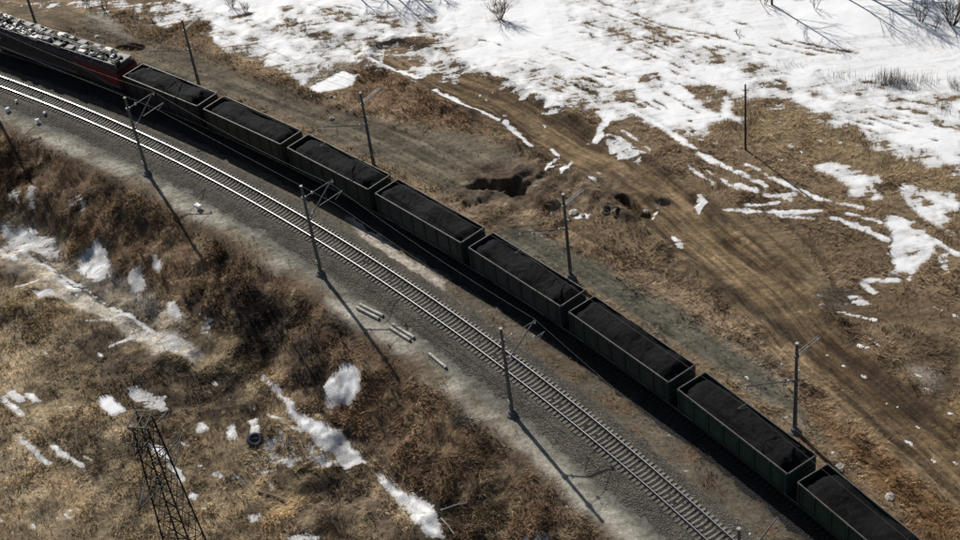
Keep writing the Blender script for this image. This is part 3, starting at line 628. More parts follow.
# ------------------------------------------------------------------ the two tracks
def rail_mesh(C, R, off, s0, s1):
    prof = [(-.075, -.18), (-.075, -.165), (-.012, -.145), (-.012, -.045), (-.037, -.035), (-.038, -.004), (-.035, 0), (.035, 0), (.038, -.004), (.037, -.035), (.012, -.045), (.012, -.145), (.075, -.165), (.075, -.18)]
    n = len(prof); S = np.arange(s0, s1+.1, 1.0); mb = MB()
    for s in S:
        for (u, z) in prof:
            p, h = on(C, R, s, off+u); mb.v.append((p[0], p[1], z))
    for k in range(len(S)-1):
        for i in range(n-1):
            mb.f.append((k*n+i, k*n+i+1, (k+1)*n+i+1, (k+1)*n+i)); mb.m.append(1 if i in (5, 6, 7) else 0)
    return mb.mesh('rail', [M['railside'], M['railtop']])
def sleeper_mesh(mat):
    prof = [(-1.35, -.24, .12), (-1.3, -.20, .13), (-.95, -.185, .13), (-.6, -.185, .13), (-.3, -.235, .11), (.3, -.235, .11), (.6, -.185, .13), (.95, -.185, .13), (1.3, -.20, .13), (1.35, -.24, .12)]
    mb = MB()
    for y, z, w in prof: mb.v += [(-w-.02, y, -.44), (-w, y, z-.015), (-w+.02, y, z), (w-.02, y, z), (w, y, z-.015), (w+.02, y, -.44)]
    for k in range(len(prof)-1):
        for i in range(5): mb.f.append((k*6+i, k*6+i+1, k*6+6+i+1, k*6+6+i)); mb.m.append(0)
    mb.f += [tuple(range(6)), tuple(range(len(prof)*6-6, len(prof)*6))]; mb.m += [0, 0]
    for s in (-1, 1):
        mb.box((.02, s*.76+.11, -.165), (.12, .1, .05), m=1); mb.box((-.02, s*.76-.11, -.165), (.12, .1, .05), m=1)
    return mb.mesh('sleeper', [mat, M['railside']])
rj = random.Random(3)
def track(C, R, s0, s1, label, mat):
    slm = sleeper_mesh(mat)
    root = empty('railway_track'); tag(root, label, 'track', 'the two railway tracks')
    for off in (-.797, .797): link('rail', rail_mesh(C, R, off, s0-6, s1+6), root)
    s = s0
    while s < s1:
        p, h = on(C, R, s+rj.uniform(-.02, .02), rj.uniform(-.03, .03)); o = link('sleeper', slm, root)
        o.location = (p[0], p[1], rj.uniform(-.012, .012)); o.rotation_euler = (0, 0, h+rj.uniform(-.012, .012)); s += .5
track(CN, RN, -58, 72, 'empty near railway track with gleaming rails and pale concrete sleepers', M['sleeper'])
track(CT, RT, -60, 74, 'railway track hidden beneath the coal wagons and locomotive', M['shadesleeper'])

# ------------------------------------------------------------------ coal wagons
LB, WB, ZF, ZTOP = 12.73, 3.0, 1.25, 3.46
def gondola():
    r = empty('coal_wagon'); h = WB/2; n = 7; pw = LB/n
    pm = MB(); t = .035                                     # a pressed side panel, flat with a raised field
    pm.box((0, 0, (ZF+ZTOP-.1)/2), (pw, t, ZTOP-.1-ZF)); pm.box((0, -t/2-.012, (ZF+ZTOP-.1)/2-.1), (pw-.5, .03, ZTOP-ZF-.75))
    pm = pm.mesh('side_panel', M['paint'])
    sm = MB(); sm.prism([(-.10, 0), (.10, 0), (.06, -.11), (-.06, -.11)], 'z', ZF-.05, ZTOP-.1); sm = sm.mesh('side_post', M['paint'])
    for sd_ in (-1, 1):
        for k in range(n):
            o = link('side_panel', pm, r); o.location = (-LB/2+pw*(k+.5), sd_*h, 0); o.rotation_euler = (0, 0, 0 if sd_ < 0 else math.pi)
        for k in range(n+1):
            o = link('side_post', sm, r); o.location = (-LB/2+.1+(LB-.2)/n*k, sd_*(h+.018), 0); o.rotation_euler = (0, 0, 0 if sd_ < 0 else math.pi)
        b = MB(); b.box((0, sd_*(h+.03), ZTOP-.045), (LB+.06, .10, .09)); b.build('top_rail', M['rim'], r)
        b = MB(); b.box((0, sd_*(h+.02), ZF-.1), (LB, .10, .16)); b.build('bottom_rail', M['paint'], r)
    for e in (-1, 1):
        b = MB(); b.box((e*(LB/2-.02), 0, (ZF+ZTOP-.12)/2), (.05, WB-.06, ZTOP-.12-ZF))
        for z in (1.75, 2.3, 2.85): b.box((e*(LB/2+.04), 0, z), (.08, WB-.1, .14))
        b.build('end_wall', M['paint'], r)
        b = MB(); b.box((e*(LB/2+.02), 0, ZTOP-.06), (.09, WB-.12, .10)); b.build('end_top_rail', M['rim'], r)
        b = MB(); b.box((e*(LB/2+.3), 0, 1.06), (.75, .22, .24)); b.box((e*(LB/2+.58), 0, 1.06), (.2, .36, .34)); b.build('coupler', M['under'], r)
        b = MB()
        for x in (-.18, .18): b.bar((e*(LB/2-.5)+x, -h-.13, .7), (e*(LB/2-.5)+x, -h-.13, 3.3), .03)
        for k in range(7): b.bar((e*(LB/2-.5)-.18, -h-.13, .8+k*.38), (e*(LB/2-.5)+.18, -h-.13, .8+k*.38), .025)
        b.build('ladder', M['under'], r)
        bo = MB(); cx = e*(LB/2-2.05)
        for s in (-1, 1): bo.prism([(cx-1.2, .42), (cx-1.0, .62), (cx-.4, .78), (cx+.4, .78), (cx+1.0, .62), (cx+1.2, .42), (cx+.9, .36), (cx+.35, .3), (cx-.35, .3), (cx-.9, .36)], 'y', s*1.02-.09, s*1.02+.09)
        bo.box((cx, 0, .68), (.5, 2.2, .25)); bo = bo.build('bogie', M['under'], r)
        for wx_ in (-.92, .92):
            for s in (-1, 1):
                w = MB(); w.tube((cx+wx_, s*.72, .475), (cx+wx_, s*.86, .475), .475, .475, 20); w.tube((cx+wx_, s*.68, .475), (cx+wx_, s*.72, .475), .5, .5, 20); w.build('wheel', M['under'], bo)
    b = MB(); b.box((0, 0, ZF-.06), (LB-.05, WB-.1, .1)); b.box((0, 0, ZF-.28), (LB-.1, .5, .3))
    for x in np.linspace(-LB/2+.3, LB/2-.3, 8): b.box((x, 0, ZF-.2), (.12, WB-.15, .16))
    b.build('underframe', M['under'], r)
    return r
def coal_heap(seed):
    nx, ny = 108, 26; hx, hy = LB/2-.06, WB/2-.05
    u = np.linspace(-hx, hx, nx); v = np.linspace(-hy, hy, ny); Xc, Yc = np.meshgrid(u, v, indexing='ij')
    f = lambda sc, o, s: fbm(Xc+50*seed, Yc+31*seed, sc, o, s)
    ex = (hx-np.abs(Xc)); ey = (hy-np.abs(Yc))
    top = ZTOP+.14 + (f(3.0, 2, 21)-.5)*.55 + (.12*math.sin(seed*2.3)) + .17*np.cos(2*math.pi*(Xc/LB*2+.2*seed))*(.5+.5*vn(np.full(1, seed*1.7), np.zeros(1), 5))
    edge = sstep(-.2, 1.3, ex+(f(1.5, 2, 27)-.5)*.6)
    z = top - (1-edge)*.62 - .34*(1-sstep(0, .75, ey+(f(1.2, 2, 29)-.5)*.25)) + (f(.55, 3, 23)-.5)*.17 + (f(.24, 1, 25)-.5)*.07
    V = np.c_[Xc.ravel(), Yc.ravel(), z.ravel()]; F = grid_faces(nx, ny)[:, ::-1]
    rim = np.r_[np.arange(0, nx*ny, ny), np.arange((nx-1)*ny, nx*ny)[1:], np.arange(ny-1, nx*ny, ny)[::-1][1:], np.arange(ny)[::-1][1:-1]]
    o = len(V); B = V[rim].copy(); B[:, 2] = ZF; V = np.r_[V, B]; m = len(rim)
    W_ = np.array([(rim[i], o+i, o+(i+1) % m, rim[(i+1) % m]) for i in range(m)])
    return np_mesh('coal_load', V, np.r_[F, W_], M['coal'])
CARCOL = [(.016, .019, .024), (.040, .044, .034), (.018, .036, .028), (.020, .036, .038), (.028, .040, .044), (.016, .038, .037), (.010, .048, .038), (.010, .045, .033)]
ORD = ['first', 'second', 'third', 'fourth', 'fifth', 'sixth', 'seventh', 'eighth']
LOOK = ['blackish', 'olive grey', 'dark green', 'blackish teal', 'blue grey', 'teal', 'deep green', 'bottle green']
g0 = gondola()
for k in range(8):
    g = g0 if k == 0 else copy_tree(g0)
    p, h = on(CT, RT, -37.75+13.95*k+LB/2, .0)
    g.location = (p[0], p[1], 0); g.rotation_euler = (0, 0, h)
    where = {0: 'coupled to the locomotive', 7: 'cut off by the lower right edge'}.get(k, ORD[k]+' behind the locomotive')
    tag(g, '%s open coal wagon, %s' % (LOOK[k], where), 'wagon', 'open coal wagons of the train')
    for ch in g.children: ch.color = (*CARCOL[k], 1)
    c = link('coal_load', coal_heap(k+1)); c.location = g.location; c.rotation_euler = g.rotation_euler
    tag(c, 'heap of black coal filling the %s open wagon behind the locomotive' % ORD[k], 'coal', 'coal heaps in the wagons')

# ------------------------------------------------------------------ locomotive at the head of the wagons
def locomotive():
    r = empty('locomotive'); L = 25.5; h = 1.55; zr = 3.95
    # local x: 0 at the tail, the body runs towards -x
    b = MB(); b.prism([(-h, 1.15), (-h, 3.35), (-h+.12, 3.62), (-h+.42, zr-.08), (-.6, zr), (.6, zr), (h-.42, zr-.08), (h-.12, 3.62), (h, 3.35), (h, 1.15)], 'x', -L, -.25); b.build('body', M['locogrey'], r)
    for s in (-1, 1):
        y0, y1 = s*(h+.004), s*(h+.03)
        b = MB(); b.prism([(-.27, 1.6), (-.27, 3.3), (-8.4, 3.3), (-6.4, 2.75), (-4.2, 2.1), (-2.2, 1.6)], 'y', y0, y1); b.build('red_panel', M['red'], r)
        b = MB(); b.prism([(-2.2, 1.57), (-4.2, 2.06), (-6.4, 2.7), (-8.4, 3.26), (-9.6, 3.3), (-7.6, 2.6), (-4.6, 1.75), (-2.6, 1.18), (-.27, 1.18), (-.27, 1.57)], 'y', y0, y1); b.build('grey_swoosh', M['locoband'], r)
        b = MB(); b.box((-16.2, s*(h+.02), 1.42), (17.0, .04, .4)); b.build('grey_skirt_band', M['locoband'], r)
        for k in range(9):
            g = MB(); x = -8.8-k*1.7; g.box((x, s*(h+.02), 2.75), (1.3, .04, .8))
            for q in range(6): g.box((x, s*(h+.05), 2.42+q*.13), (1.2, .03, .05))
            g.build('louvre', M['roofdark'], r)
    b = MB(); b.box((-.12, 0, 2.25), (.22, 2.9, 2.1)); b.build('tail_wall', M['red'], r)
    b = MB(); b.box((.0, 0, 2.2), (.06, .7, 1.75)); b.build('gangway_door', M['roofdark'], r)
    for s in (-1, 1): b = MB(); b.box((.0, s*.95, 2.75), (.05, .55, .6)); b.build('tail_window', M['glass'], r)
    b = MB(); b.box((-L/2-.2, 0, zr+.03), (L-.6, 2.3, .08)); b.build('roof_walkway', M['roofdark'], r)
    rr = random.Random(8)
    def hatch(x, y, lx, ly, hz, tilt=0):
        b = MB(); b.prism([(-lx/2, 0), (lx/2, 0), (lx/2-.06, hz), (-lx/2+.06, hz*.8)], 'y', -ly/2, ly/2); o = b.build('roof_hatch', M['roofpale'] if rr.random() < .5 else M['roofmid'], r)
        o.location = (x, y, zr+.05); o.rotation_euler = (0, 0, tilt); return o
    for k in range(60):                                    # boxes, resistors and cable troughs between the hatches
        b = MB(); x = rr.uniform(-24.8, -.9); y = rr.uniform(-1.0, 1.05); b.box((0, 0, .16), (rr.uniform(.3, 1.1), rr.uniform(.2, .6), rr.uniform(.25, .45))); b.box((.1, .05, .3), (.25, .2, .35))
        o = b.build('roof_box', M['roofdark'] if k % 3 else M['roofpale'], r); o.location = (x, y, zr+.06); o.rotation_euler = (0, 0, rr.uniform(-.5, .5))
    hatch(-1.35, .35, 2.1, 1.7, .18); hatch(-1.5, -1.02, 1.3, .55, .22)
    for k, x in enumerate((-4.1, -5.9, -8.2, -10.1, -12.4, -14.2, -16.3, -18.0, -20.1, -22.0, -24.0)): hatch(x, .62+.35*rr.random(), .8+.9*rr.random(), .5+.45*rr.random(), .28+.22*rr.random(), rr.uniform(-.12, .12))
    for k, x in enumerate((-3.6, -6.7, -8.9, -10.7, -13.0, -15.0, -17.4, -19.3, -21.4, -23.3)): hatch(x, -.62-.38*rr.random(), .7+.8*rr.random(), .4+.5*rr.random(), .25+.25*rr.random(), rr.uniform(-.15, .15))
    for (x, y) in ((-2.75, -.6), (-2.75, .1), (-2.9, .85), (-4.9, 0), (-5.0, -1.0), (-7.2, .2), (-7.4, -.95), (-9.4, 0), (-11.5, .1), (-3.3, .3), (-6.3, .25), (-13.7, 0), (-15.7, .1)):
        b = MB(); b.lathe((x, y, zr+.06), [(.09, 0), (.15, .05), (.08, .09), (.15, .14), (.08, .18), (.15, .23), (.08, .27), (.13, .32), (.06, .36), (.06, .42)], 10); b.build('insulator', M['porc'], r, True)
    for y, z in ((.0, zr+.5), (.25, zr+.52)):
        b = MB(); b.tube((-2.7, y, z), (-9.4, y-.1, z), .03, None, 6); b.tube((-9.4, y-.1, z), (-18, y, z), .03, None, 6); b.build('busbar', M['roofpale'], r)
    b = MB()                                               # folded pantograph
    for s in (-1, 1):
        b.tube((-3.2, s*.55, zr+.4), (-6.4, s*.55, zr+.4), .035, None, 6); b.tube((-3.4, s*.5, zr+.62), (-6.2, s*.35, zr+.7), .03, None, 6)
        b.tube((-6.2, s*.35, zr+.72), (-4.0, s*.2, zr+.82), .028, None, 6)
    for x in (-3.9, -4.2): b.tube((x, -.85, zr+.86), (x, .85, zr+.86), .03, None, 6)
    for x in (-3.2, -6.4): b.tube((x, -.6, zr+.4), (x, .6, zr+.4), .035, None, 6)
    b.build('pantograph', M['dsteel'], r)
    for s in (-1, 1):
        b = MB(); b.bar((-.4, s*1.28, zr+.28), (-L+.3, s*1.28, zr+.28), .035)
        for k in range(13): b.bar((-.5-k*2.0, s*1.28, zr-.12), (-.5-k*2.0, s*1.28, zr+.28), .03)
        b.build('roof_handrail', M['roofpale'], r)
    b = MB(); b.box((-L/2, 0, 1.0), (L-.3, 2.7, .3)); b.box((.2, 0, 1.06), (.9, .24, .26)); b.build('underframe', M['under'], r)
    for cx in (-4.2, -20.6):
        bo = MB()
        for s in (-1, 1): bo.box((cx, s*1.05, .62), (4.2, .16, .35))
        bo.box((cx, 0, .7), (.6, 2.2, .3)); bo = bo.build('bogie', M['under'], r)
        for wx_ in (-1.45, 1.45):
            for s in (-1, 1): w = MB(); w.tube((cx+wx_, s*.7, .62), (cx+wx_, s*.86, .62), .62, None, 22); w.build('wheel', M['under'], bo)
    p, hh = on(CT, RT, -37.75-1.2, 0); pm, hm = on(CT, RT, -37.75-1.2-12.7, 0)
    r.location = (p[0], p[1], 0); r.rotation_euler = (0, 0, hm)
    q = Vector((math.cos(hm), math.sin(hm)))*12.7; r.location = (pm[0]+q.x, pm[1]+q.y, 0)
    tag(r, 'dark locomotive with red tail end and pale boxes all over its roof', 'locomotive')
locomotive()

# ------------------------------------------------------------------ overhead line masts
MASTG = 'overhead line masts along the railway'
def mast(C, R, s, d, h, side, reach, label, feeder):
    p, hd = on(C, R, s, d); z0 = float(zbase(p[0], p[1])); r = empty('overhead_line_mast', (p[0], p[1], z0), hd)
    tag(r, label, 'mast', MASTG)
    zt = -z0                                              # rail level in the mast's own height
    b = MB(); b.tube((0, 0, 0), (0, 0, h), .20, .12, 14); b.build('pole', M['mastc'], r, False)
    b = MB(); b.tube((0, 0, h), (0, 0, h+.07), .17, .15, 12); b.build('pole_cap', M['concrete'], r)
    b = MB(); b.lathe((0, 0, -.3), [(.55, 0), (.55, .4), (.36, .52), (.34, .8)], 12); b.build('foundation', M['mastc'], r)
    y = lambda v: side*v
    e = reach
    zm, zc = h-1.2, h-3.6                              # messenger and contact wire
    b = MB(); b.tube((0, y(.18), (h-3.9)), (0, y(e+.1), zm), .06, None, 8); b.tube((0, y(e*.72), (h-3.9)+(zm-h+3.9)*.72), (0, y(e*.72), zc+.25), .025, None, 6); b.build('cantilever', M['steel'], r)
    b = MB(); b.tube((0, y(.15), (h-1.35)), (0, y(e-.25), zm-.08), .025, None, 6); b.build('top_tie', M['steel'], r)
    b = MB(); b.tube((0, y(e*.45), zc+.42), (0, y(e+1.0), zc+.55), .03, None, 6); b.tube((0, y(e+.95), zc+.5), (0, y(e+.02), zc+.03), .02, None, 6); b.build('registration_arm', M['steel'], r)
    for (yy, zz) in ((e*.16, (h-3.9)+(zm-h+3.9)*.12), (e*.3, (h-1.32)), (e+.1, zm-.2)):
        b = MB(); b.lathe((0, y(yy), zz-.18), [(.05, 0), (.1, .06), (.05, .1), (.1, .16), (.05, .2), (.1, .26), (.05, .32)], 8); b.build('insulator', M['porc'], r, True)
    for zz in ((h-3.9), (h-1.35)): b = MB(); b.tube((0, 0, zz-.12), (0, 0, zz+.12), .225, None, 12); b.build('clamp', M['steel'], r)
    if feeder:
        b = MB()
        for k in (-.12, .12): b.bar((k, -y(.1), h-1.15), (k, -y(2.5), h-.75), .06)
        b.bar((0, -y(.1), h-2.0), (0, -y(1.6), h-.95), .045); b.build('feeder_bracket', M['steel'], r)
        for q in (1.2, 2.4): b = MB(); b.lathe((0, -y(q), h-.95+.08*q-.45), [(.05, 0), (.1, .05), (.05, .1), (.1, .15), (.05, .2), (.1, .25), (.05, .3)], 8); b.build('insulator', M['porc'], r, True)
        b = MB(); b.box((.0, -y(.3), h-3.1), (.25, .05, .12)); b.build('number_plate', M['porc'], r)
    else:
        b = MB(); b.bar((.0, y(.3), .12), (.35, y(2.0), .62), .05); b.build('earthing_cable', M['under'], r)
        b = MB(); b.box((0, -y(.2), 1.6), (.3, .04, .4)); b.build('number_plate', M['porc'], r)
    return (p, z0)
NM = [(-48.4, 9.9, 'overhead line mast standing off the left edge, seen by its shadow'), (-19.3, 9.9, 'leftmost near side overhead line mast beside the glinting rails'), (10.3, 10.7, 'near side mast just uphill of the paired concrete beams'), (39.4, 9.9, 'near side mast standing at the middle of the near track'), (68.6, 10.2, 'near side mast of which only the head shows at the bottom edge')]
for s, h_, lab in NM: mast(CN, RN, s, -3.4, h_, 1, 3.4, lab, False)
FM = [(-62.0, 9.9, 'thin mast behind the locomotive at the top left corner'), (-33.3, 9.6, 'dark mast behind the first coal wagon'), (-4.6, 9.6, 'dark mast behind the third coal wagon beside the gravel track'), (24.4, 9.9, 'mast with outward bracket behind the fifth coal wagon'), (52.6, 9.9, 'mast with outward bracket behind the seventh coal wagon')]
for s, h_, lab in FM: mast(CT, RT, s, 5.35, h_, -1, 5.35, lab, True)
def wire(name, C, R, stations, d, z, sag, rad, label):
    pts = []
    for (a, b) in zip(stations[:-1], stations[1:]):
        P, _ = on(C, R, a, d); Q, _ = on(C, R, b, d)
        for k in range(8):
            t = k/8; pts.append((P[0]*(1-t)+Q[0]*t, P[1]*(1-t)+Q[1]*t, z-4*sag*t*(1-t)))
    Q, _ = on(C, R, stations[-1], d); pts.append((Q[0], Q[1], z)); mb = MB()
    for a, b in zip(pts[:-1], pts[1:]): mb.tube(a, b, rad, None, 5, caps=False)
    tag(mb.build(name, M['wire'], None, True), label, 'wire', 'overhead wires')
sn_ = [s for s, _, _ in NM]; sf_ = [s for s, _, _ in FM]+[80.8]
wire('messenger_wire', CN, RN, sn_, .1, 7.9, .5, .013, 'sagging upper overhead wire above the empty near track')
wire('contact_wire', CN, RN, sn_, .02, 5.6, .02, .013, 'straight lower overhead wire above the empty near track')
wire('messenger_wire', CT, RT, sf_, -.1, 7.5, .5, .013, 'sagging upper overhead wire above the coal train')
wire('contact_wire', CT, RT, sf_, -.02, 5.2, .02, .013, 'straight lower overhead wire above the coal train')
wire('feeder_wire', CT, RT, sf_, 5.35+1.2, 7.65, .7, .015, 'feeder wire on the inner end of the outward mast brackets')
wire('feeder_wire', CT, RT, sf_, 5.35+2.4, 7.75, .7, .015, 'feeder wire on the outer end of the outward mast brackets')

# ------------------------------------------------------------------ lattice pylon, lower left
def pylon():
    H = 25.0; top = plane(143, 424, -5.7+H); x0, y0 = top[0], top[1]; z0 = float(zbase(x0, y0))
    r = empty('lattice_pylon', (x0, y0, z0), math.radians(-14)); tag(r, 'dark steel lattice pylon rising at the lower left corner', 'pylon')
    hw = lambda z: .55+(H-z)*.042 if z > 8 else .55+(H-8)*.042+(8-z)*.11
    for sx_ in (-1, 1):
        for sy_ in (-1, 1):
            b = MB(); zs = [0, 8, H]
            for a, c in zip(zs[:-1], zs[1:]): b.bar((sx_*hw(a), sy_*hw(a), a), (sx_*hw(c), sy_*hw(c), c), .10)
            b.build('leg', M['lattice'], r)
    lv = [0, 2.4, 4.6, 6.4, 8.0]
    while lv[-1] < H-1.3: lv.append(min(H, lv[-1]+max(1.5, hw(lv[-1])*1.7)))
    lv[-1] = H
    for k in range(4):
        b = MB(); c, s = [(1, 0), (0, 1), (-1, 0), (0, -1)][k]
        P = lambda u, z: (c*hw(z)-s*u*hw(z), s*hw(z)+c*u*hw(z), z)
        for i, (a, e) in enumerate(zip(lv[:-1], lv[1:])):
            b.bar(P(-1, a), P(1, e), .045); b.bar(P(1, a), P(-1, e), .045); b.bar(P(-1, e), P(1, e), .045)
        b.build('bracing', M['lattice'], r)
    def arm(z, dirx, diry, L, wid, ax=0):
        b = MB(); n = Vector((-diry, dirx, 0)); d = Vector((dirx, diry, 0)); w = hw(z)
        root = Vector((ax, 0, z)); tip = root+d*(w+L)+Vector((0, 0, .15))
        for q in (-1, 1):
            b.bar(root+n*q*wid+d*w*.9, tip, .085); b.bar(root+n*q*wid+d*w*.9+Vector((0, 0, 1.0)), tip, .07)
        for t in (.35, .7):
            b.bar(root.lerp(tip, t)+n*wid*(1-t), root.lerp(tip, t)-n*wid*(1-t), .05)
        b.build('cross_arm', M['lattice'], r); return tip
    tips = [arm(H-5.2, .12, 1, 3.0, .75), arm(H-5.2, -.12, -1, 2.9, .75), arm(H-1.0, .1, 1, 1.5, .5, .75), arm(H-1.0, 0, -1, 1.8, .5)]
    b = MB(); y1, y2, xx, xo = -.5, .85, -1.0, .35
    for p, q in (((xx, y1, H), (xo, y1, H)), ((xo, y1, H), (xo+.15, y2, H+.3)), ((xo+.15, y2, H+.3), (xx+.3, y2, H+.3)), ((xx+.3, y2, H+.3), (xx, y1, H)), ((-.3, y1, H), (-.05, y2, H+.3))): b.bar(p, q, .09)
    for p in ((xx, y1, H), (xx+.3, y2, H+.3)): b.bar(p, (-.5, p[1]*.6, H-.9), .08)
    b.build('top_frame', M['mastc'], r)
pylon()

# ------------------------------------------------------------------ wooden pole in the field
p = at(745.5, 149.5); r = empty('wooden_pole', tuple(p)); tag(r, 'slender dark wooden pole standing alone in the tan grass', 'pole')
b = MB(); b.tube((0, 0, -.2), (0, 0, 8.0), .12, .085, 10); b.build('shaft', M['darkwood'], r)
b = MB(); b.bar((0, 0, 6.55), (.12, 0, 7.05), .05); b.bar((-.22, 0, 7.3), (.22, 0, 7.3), .06); b.build('crosspiece', M['darkwood'], r)
for q in (-.2, .2): b = MB(); b.lathe((q, 0, 7.33), [(.03, 0), (.05, .05), (.03, .1), (.04, .14)], 8); b.build('insulator', M['porc'], r, True)

# ------------------------------------------------------------------ concrete beams and blocks by the line
def beam(px0, py0, px1, py1, lift, label, L=None):
    a = at(px0, py0); c = at(px1, py1); v = c-a; L = L or math.hypot(v[0], v[1]); m = (a+c)/2; z = float(zbase(m[0], m[1]))
    b = MB(); b.prism([(-.15, 0), (.15, 0), (.11, .2), (-.11, .2)], 'x', -L/2, L/2); b.box((L/2-.3, 0, .215), (.28, .14, .04)); b.box((-L/2+.3, 0, .215), (.28, .14, .04))
    o = b.build('concrete_beam', M['concrete']); o.location = (m[0], m[1], z+.05+lift); o.rotation_euler = (0, 0, math.atan2(v[1], v[0])); tag(o, label, 'beam', 'concrete beams lying on the gravel path')
    return o
beam(360, 305.5, 383, 316.5, .0, 'concrete beam, track side one of the pair nearest the mast')
beam(357, 308.5, 379, 319.5, .0, 'concrete beam, grass side one of the pair nearest the mast')
beam(393, 325.5, 414, 338.5, .0, 'concrete beam, track side one of the second pair')
beam(390, 328.5, 410, 341.0, .0, 'concrete beam, grass side one of the second pair')
beam(429, 354.5, 446, 368.5, .0, 'single pale concrete beam lying alone downhill of the pairs')
BL = [(8, 111, .5, 'largest white block near the left edge'), (38, 122.5, .5, 'white block nearest the grassy edge'), (16.5, 102, .3, 'small white block above the largest one'), (45, 114, .32, 'small white block beside the sleeper ends')]
for px, py, s, lab in BL:
    q = at(px, py); b = MB(); b.prism([(-s/2, 0), (s/2, 0), (s*.42, s*.8), (s*.1, s*.95), (-s*.4, s*.85)], 'y', -s*.45, s*.45); b.box((0, 0, s*.1), (s*1.15, s*1.05, s*.2))
    o = b.build('concrete_block', M['snowlump']); o.location = tuple(q); o.rotation_euler = (0, 0, px*.3); tag(o, lab+' on the ballast', 'block', 'white blocks on the ballast')
q = at(198.5, 208); b = MB(); b.box((0, 0, .42), (.75, .5, .06)); b.box((.3, 0, .2), (.07, .07, .42)); b.box((-.3, 0, .2), (.07, .07, .42))
o = b.build('cable_cover', M['snowlump']); o.location = tuple(q); o.rotation_euler = (0, 0, math.radians(-45)); tag(o, 'small white flat cover plate beside the pale gravel path', 'plate')

# ------------------------------------------------------------------ things lying about in the field
q = at(255, 440); b = MB(); n1, n2 = 26, 10
for i in range(n1):
    for j in range(n2):
        a, c = 2*math.pi*i/n1, 2*math.pi*j/n2; rr = .68+.24*math.cos(c); b.v.append((rr*math.cos(a), rr*math.sin(a), .24+.24*math.sin(c)))
for i in range(n1):
    for j in range(n2): b.f.append((i*n2+j, ((i+1) % n1)*n2+j, ((i+1) % n1)*n2+(j+1) % n2, i*n2+(j+1) % n2)); b.m.append(0)
for i in range(26): b.box((.9*math.cos(2*math.pi*i/26), .9*math.sin(2*math.pi*i/26), .26), (.07, .06, .4), 2*math.pi*i/26)
o = b.build('tyre', M['rubber'], None, True); o.location = (q[0], q[1], q[2]-.12); o.rotation_euler = (.3, .1, 0); o.scale = (.8, .8, .8); tag(o, 'dark bluish tyre lying among snow scraps near the white gully', 'tyre')
def stick(px0, py0, px1, py1, rad, label, mat, cat, name):
    a = at(px0, py0); c = at(px1, py1); b = MB(); m = (a+c)/2
    A = Vector(a-m)+Vector((0, 0, rad+.05)); B = Vector(c-m)+Vector((0, 0, rad+.08)); k = A.lerp(B, .55)+Vector((.03, .05, .04)); b.tube(A, k, rad, rad*.85, 8); b.tube(k, B, rad*.85, rad*.6, 8)
    if rad < .1: b.tube(k, k.lerp(B, .5)+Vector((.25, .3, .15)), rad*.5, rad*.25, 6)
    o = b.build(name, mat, None, False); o.location = tuple(m); tag(o, label, cat); return o
stick(258, 492.5, 284, 501, .11, 'brown log lying in the grass below the snow scraps', M['wood'], 'log', 'log')
stick(441, 511, 468, 503.5, .07, 'pale fallen branch at the foot of the embankment', M['concrete'], 'branch', 'fallen_branch')
stick(441, 519, 454, 535, .07, 'pale fallen branch pointing at the bottom edge', M['concrete'], 'branch', 'fallen_branch')
def ring(px, py, r, tilt, label):
    q = at(px, py); b = MB(); n = 22; prof = [(r, 0), (r, .5), (r*.82, .5), (r*.82, 0)]
    for i in range(n):
        a = 2*math.pi*i/n; b.v += [(u*math.cos(a), u*math.sin(a), z) for u, z in prof]
    for i in range(n):
        for j in range(4): b.f.append((i*4+j, ((i+1) % n)*4+j, ((i+1) % n)*4+(j+1) % 4, i*4+(j+1) % 4)); b.m.append(0)
    o = b.build('concrete_ring', M['stone']); o.location = (q[0], q[1], q[2]-.12); o.rotation_euler = tilt; tag(o, label, 'pipe ring', 'concrete rings by the culvert trench')
ring(606, 210, .5, (.5, .2, 0), 'pale concrete ring half sunk beside the trench, left one')
ring(616, 211, .5, (.7, -.3, .4), 'pale concrete ring at the lip of the dark trench')
def rock(px, py, s, label, mat='stone', flat=.6):
    q = at(px, py); rg = np.random.default_rng(int(px*7+py)); b = MB(); n1, n2 = 9, 6
    for i in range(n2):
        th = math.pi*i/(n2-1)
        for j in range(n1):
            ph = 2*math.pi*j/n1; k = s*(.8+.4*rg.random()); b.v.append((k*math.sin(th)*math.cos(ph), k*math.sin(th)*math.sin(ph)*.8, k*flat*math.cos(th)))
    for i in range(n2-1):
        for j in range(n1): b.f.append((i*n1+j, i*n1+(j+1) % n1, (i+1)*n1+(j+1) % n1, (i+1)*n1+j)); b.m.append(0)
    o = b.build('rock', M[mat]); o.location = (q[0], q[1], q[2]+s*.15); o.rotation_euler = (0, 0, px); tag(o, label, 'rock', 'rocks scattered about'); return o
rock(332, 119, .34, 'pale rock on the gravel track behind the third wagon'); rock(331, 97, .34, 'pale rock at the lower tip of the snow patch by the gravel track')
rock(573, 213, .55, 'pale slab-like rock beside the mast behind the fifth wagon', flat=.3); rock(583, 216, .3, 'small pale rock next to the slab beside the mast'); pass
rock(533, 233, .22, 'small white rock left of the mast behind the fifth wagon', 'snowlump'); rock(646, 212, .35, 'pinkish round rock in the mouth of the trench'); rock(534, 337, .2, 'small pale rock between the tracks near the middle mast')
pass; pass
rock(840, 468, .5, 'whitish grey rock among grass beside the seventh wagon', flat=.3); rock(890, 497, .5, 'whitish grey rock among orange grass near the lower right', flat=.3)
rock(264, 112, .3, 'pale rock behind the second coal wagon'); rock(197, 46, .28, 'small pale rock right of the mast behind the first wagon'); rock(97, 37, .3, 'white rock behind the locomotive roof', 'snowlump')

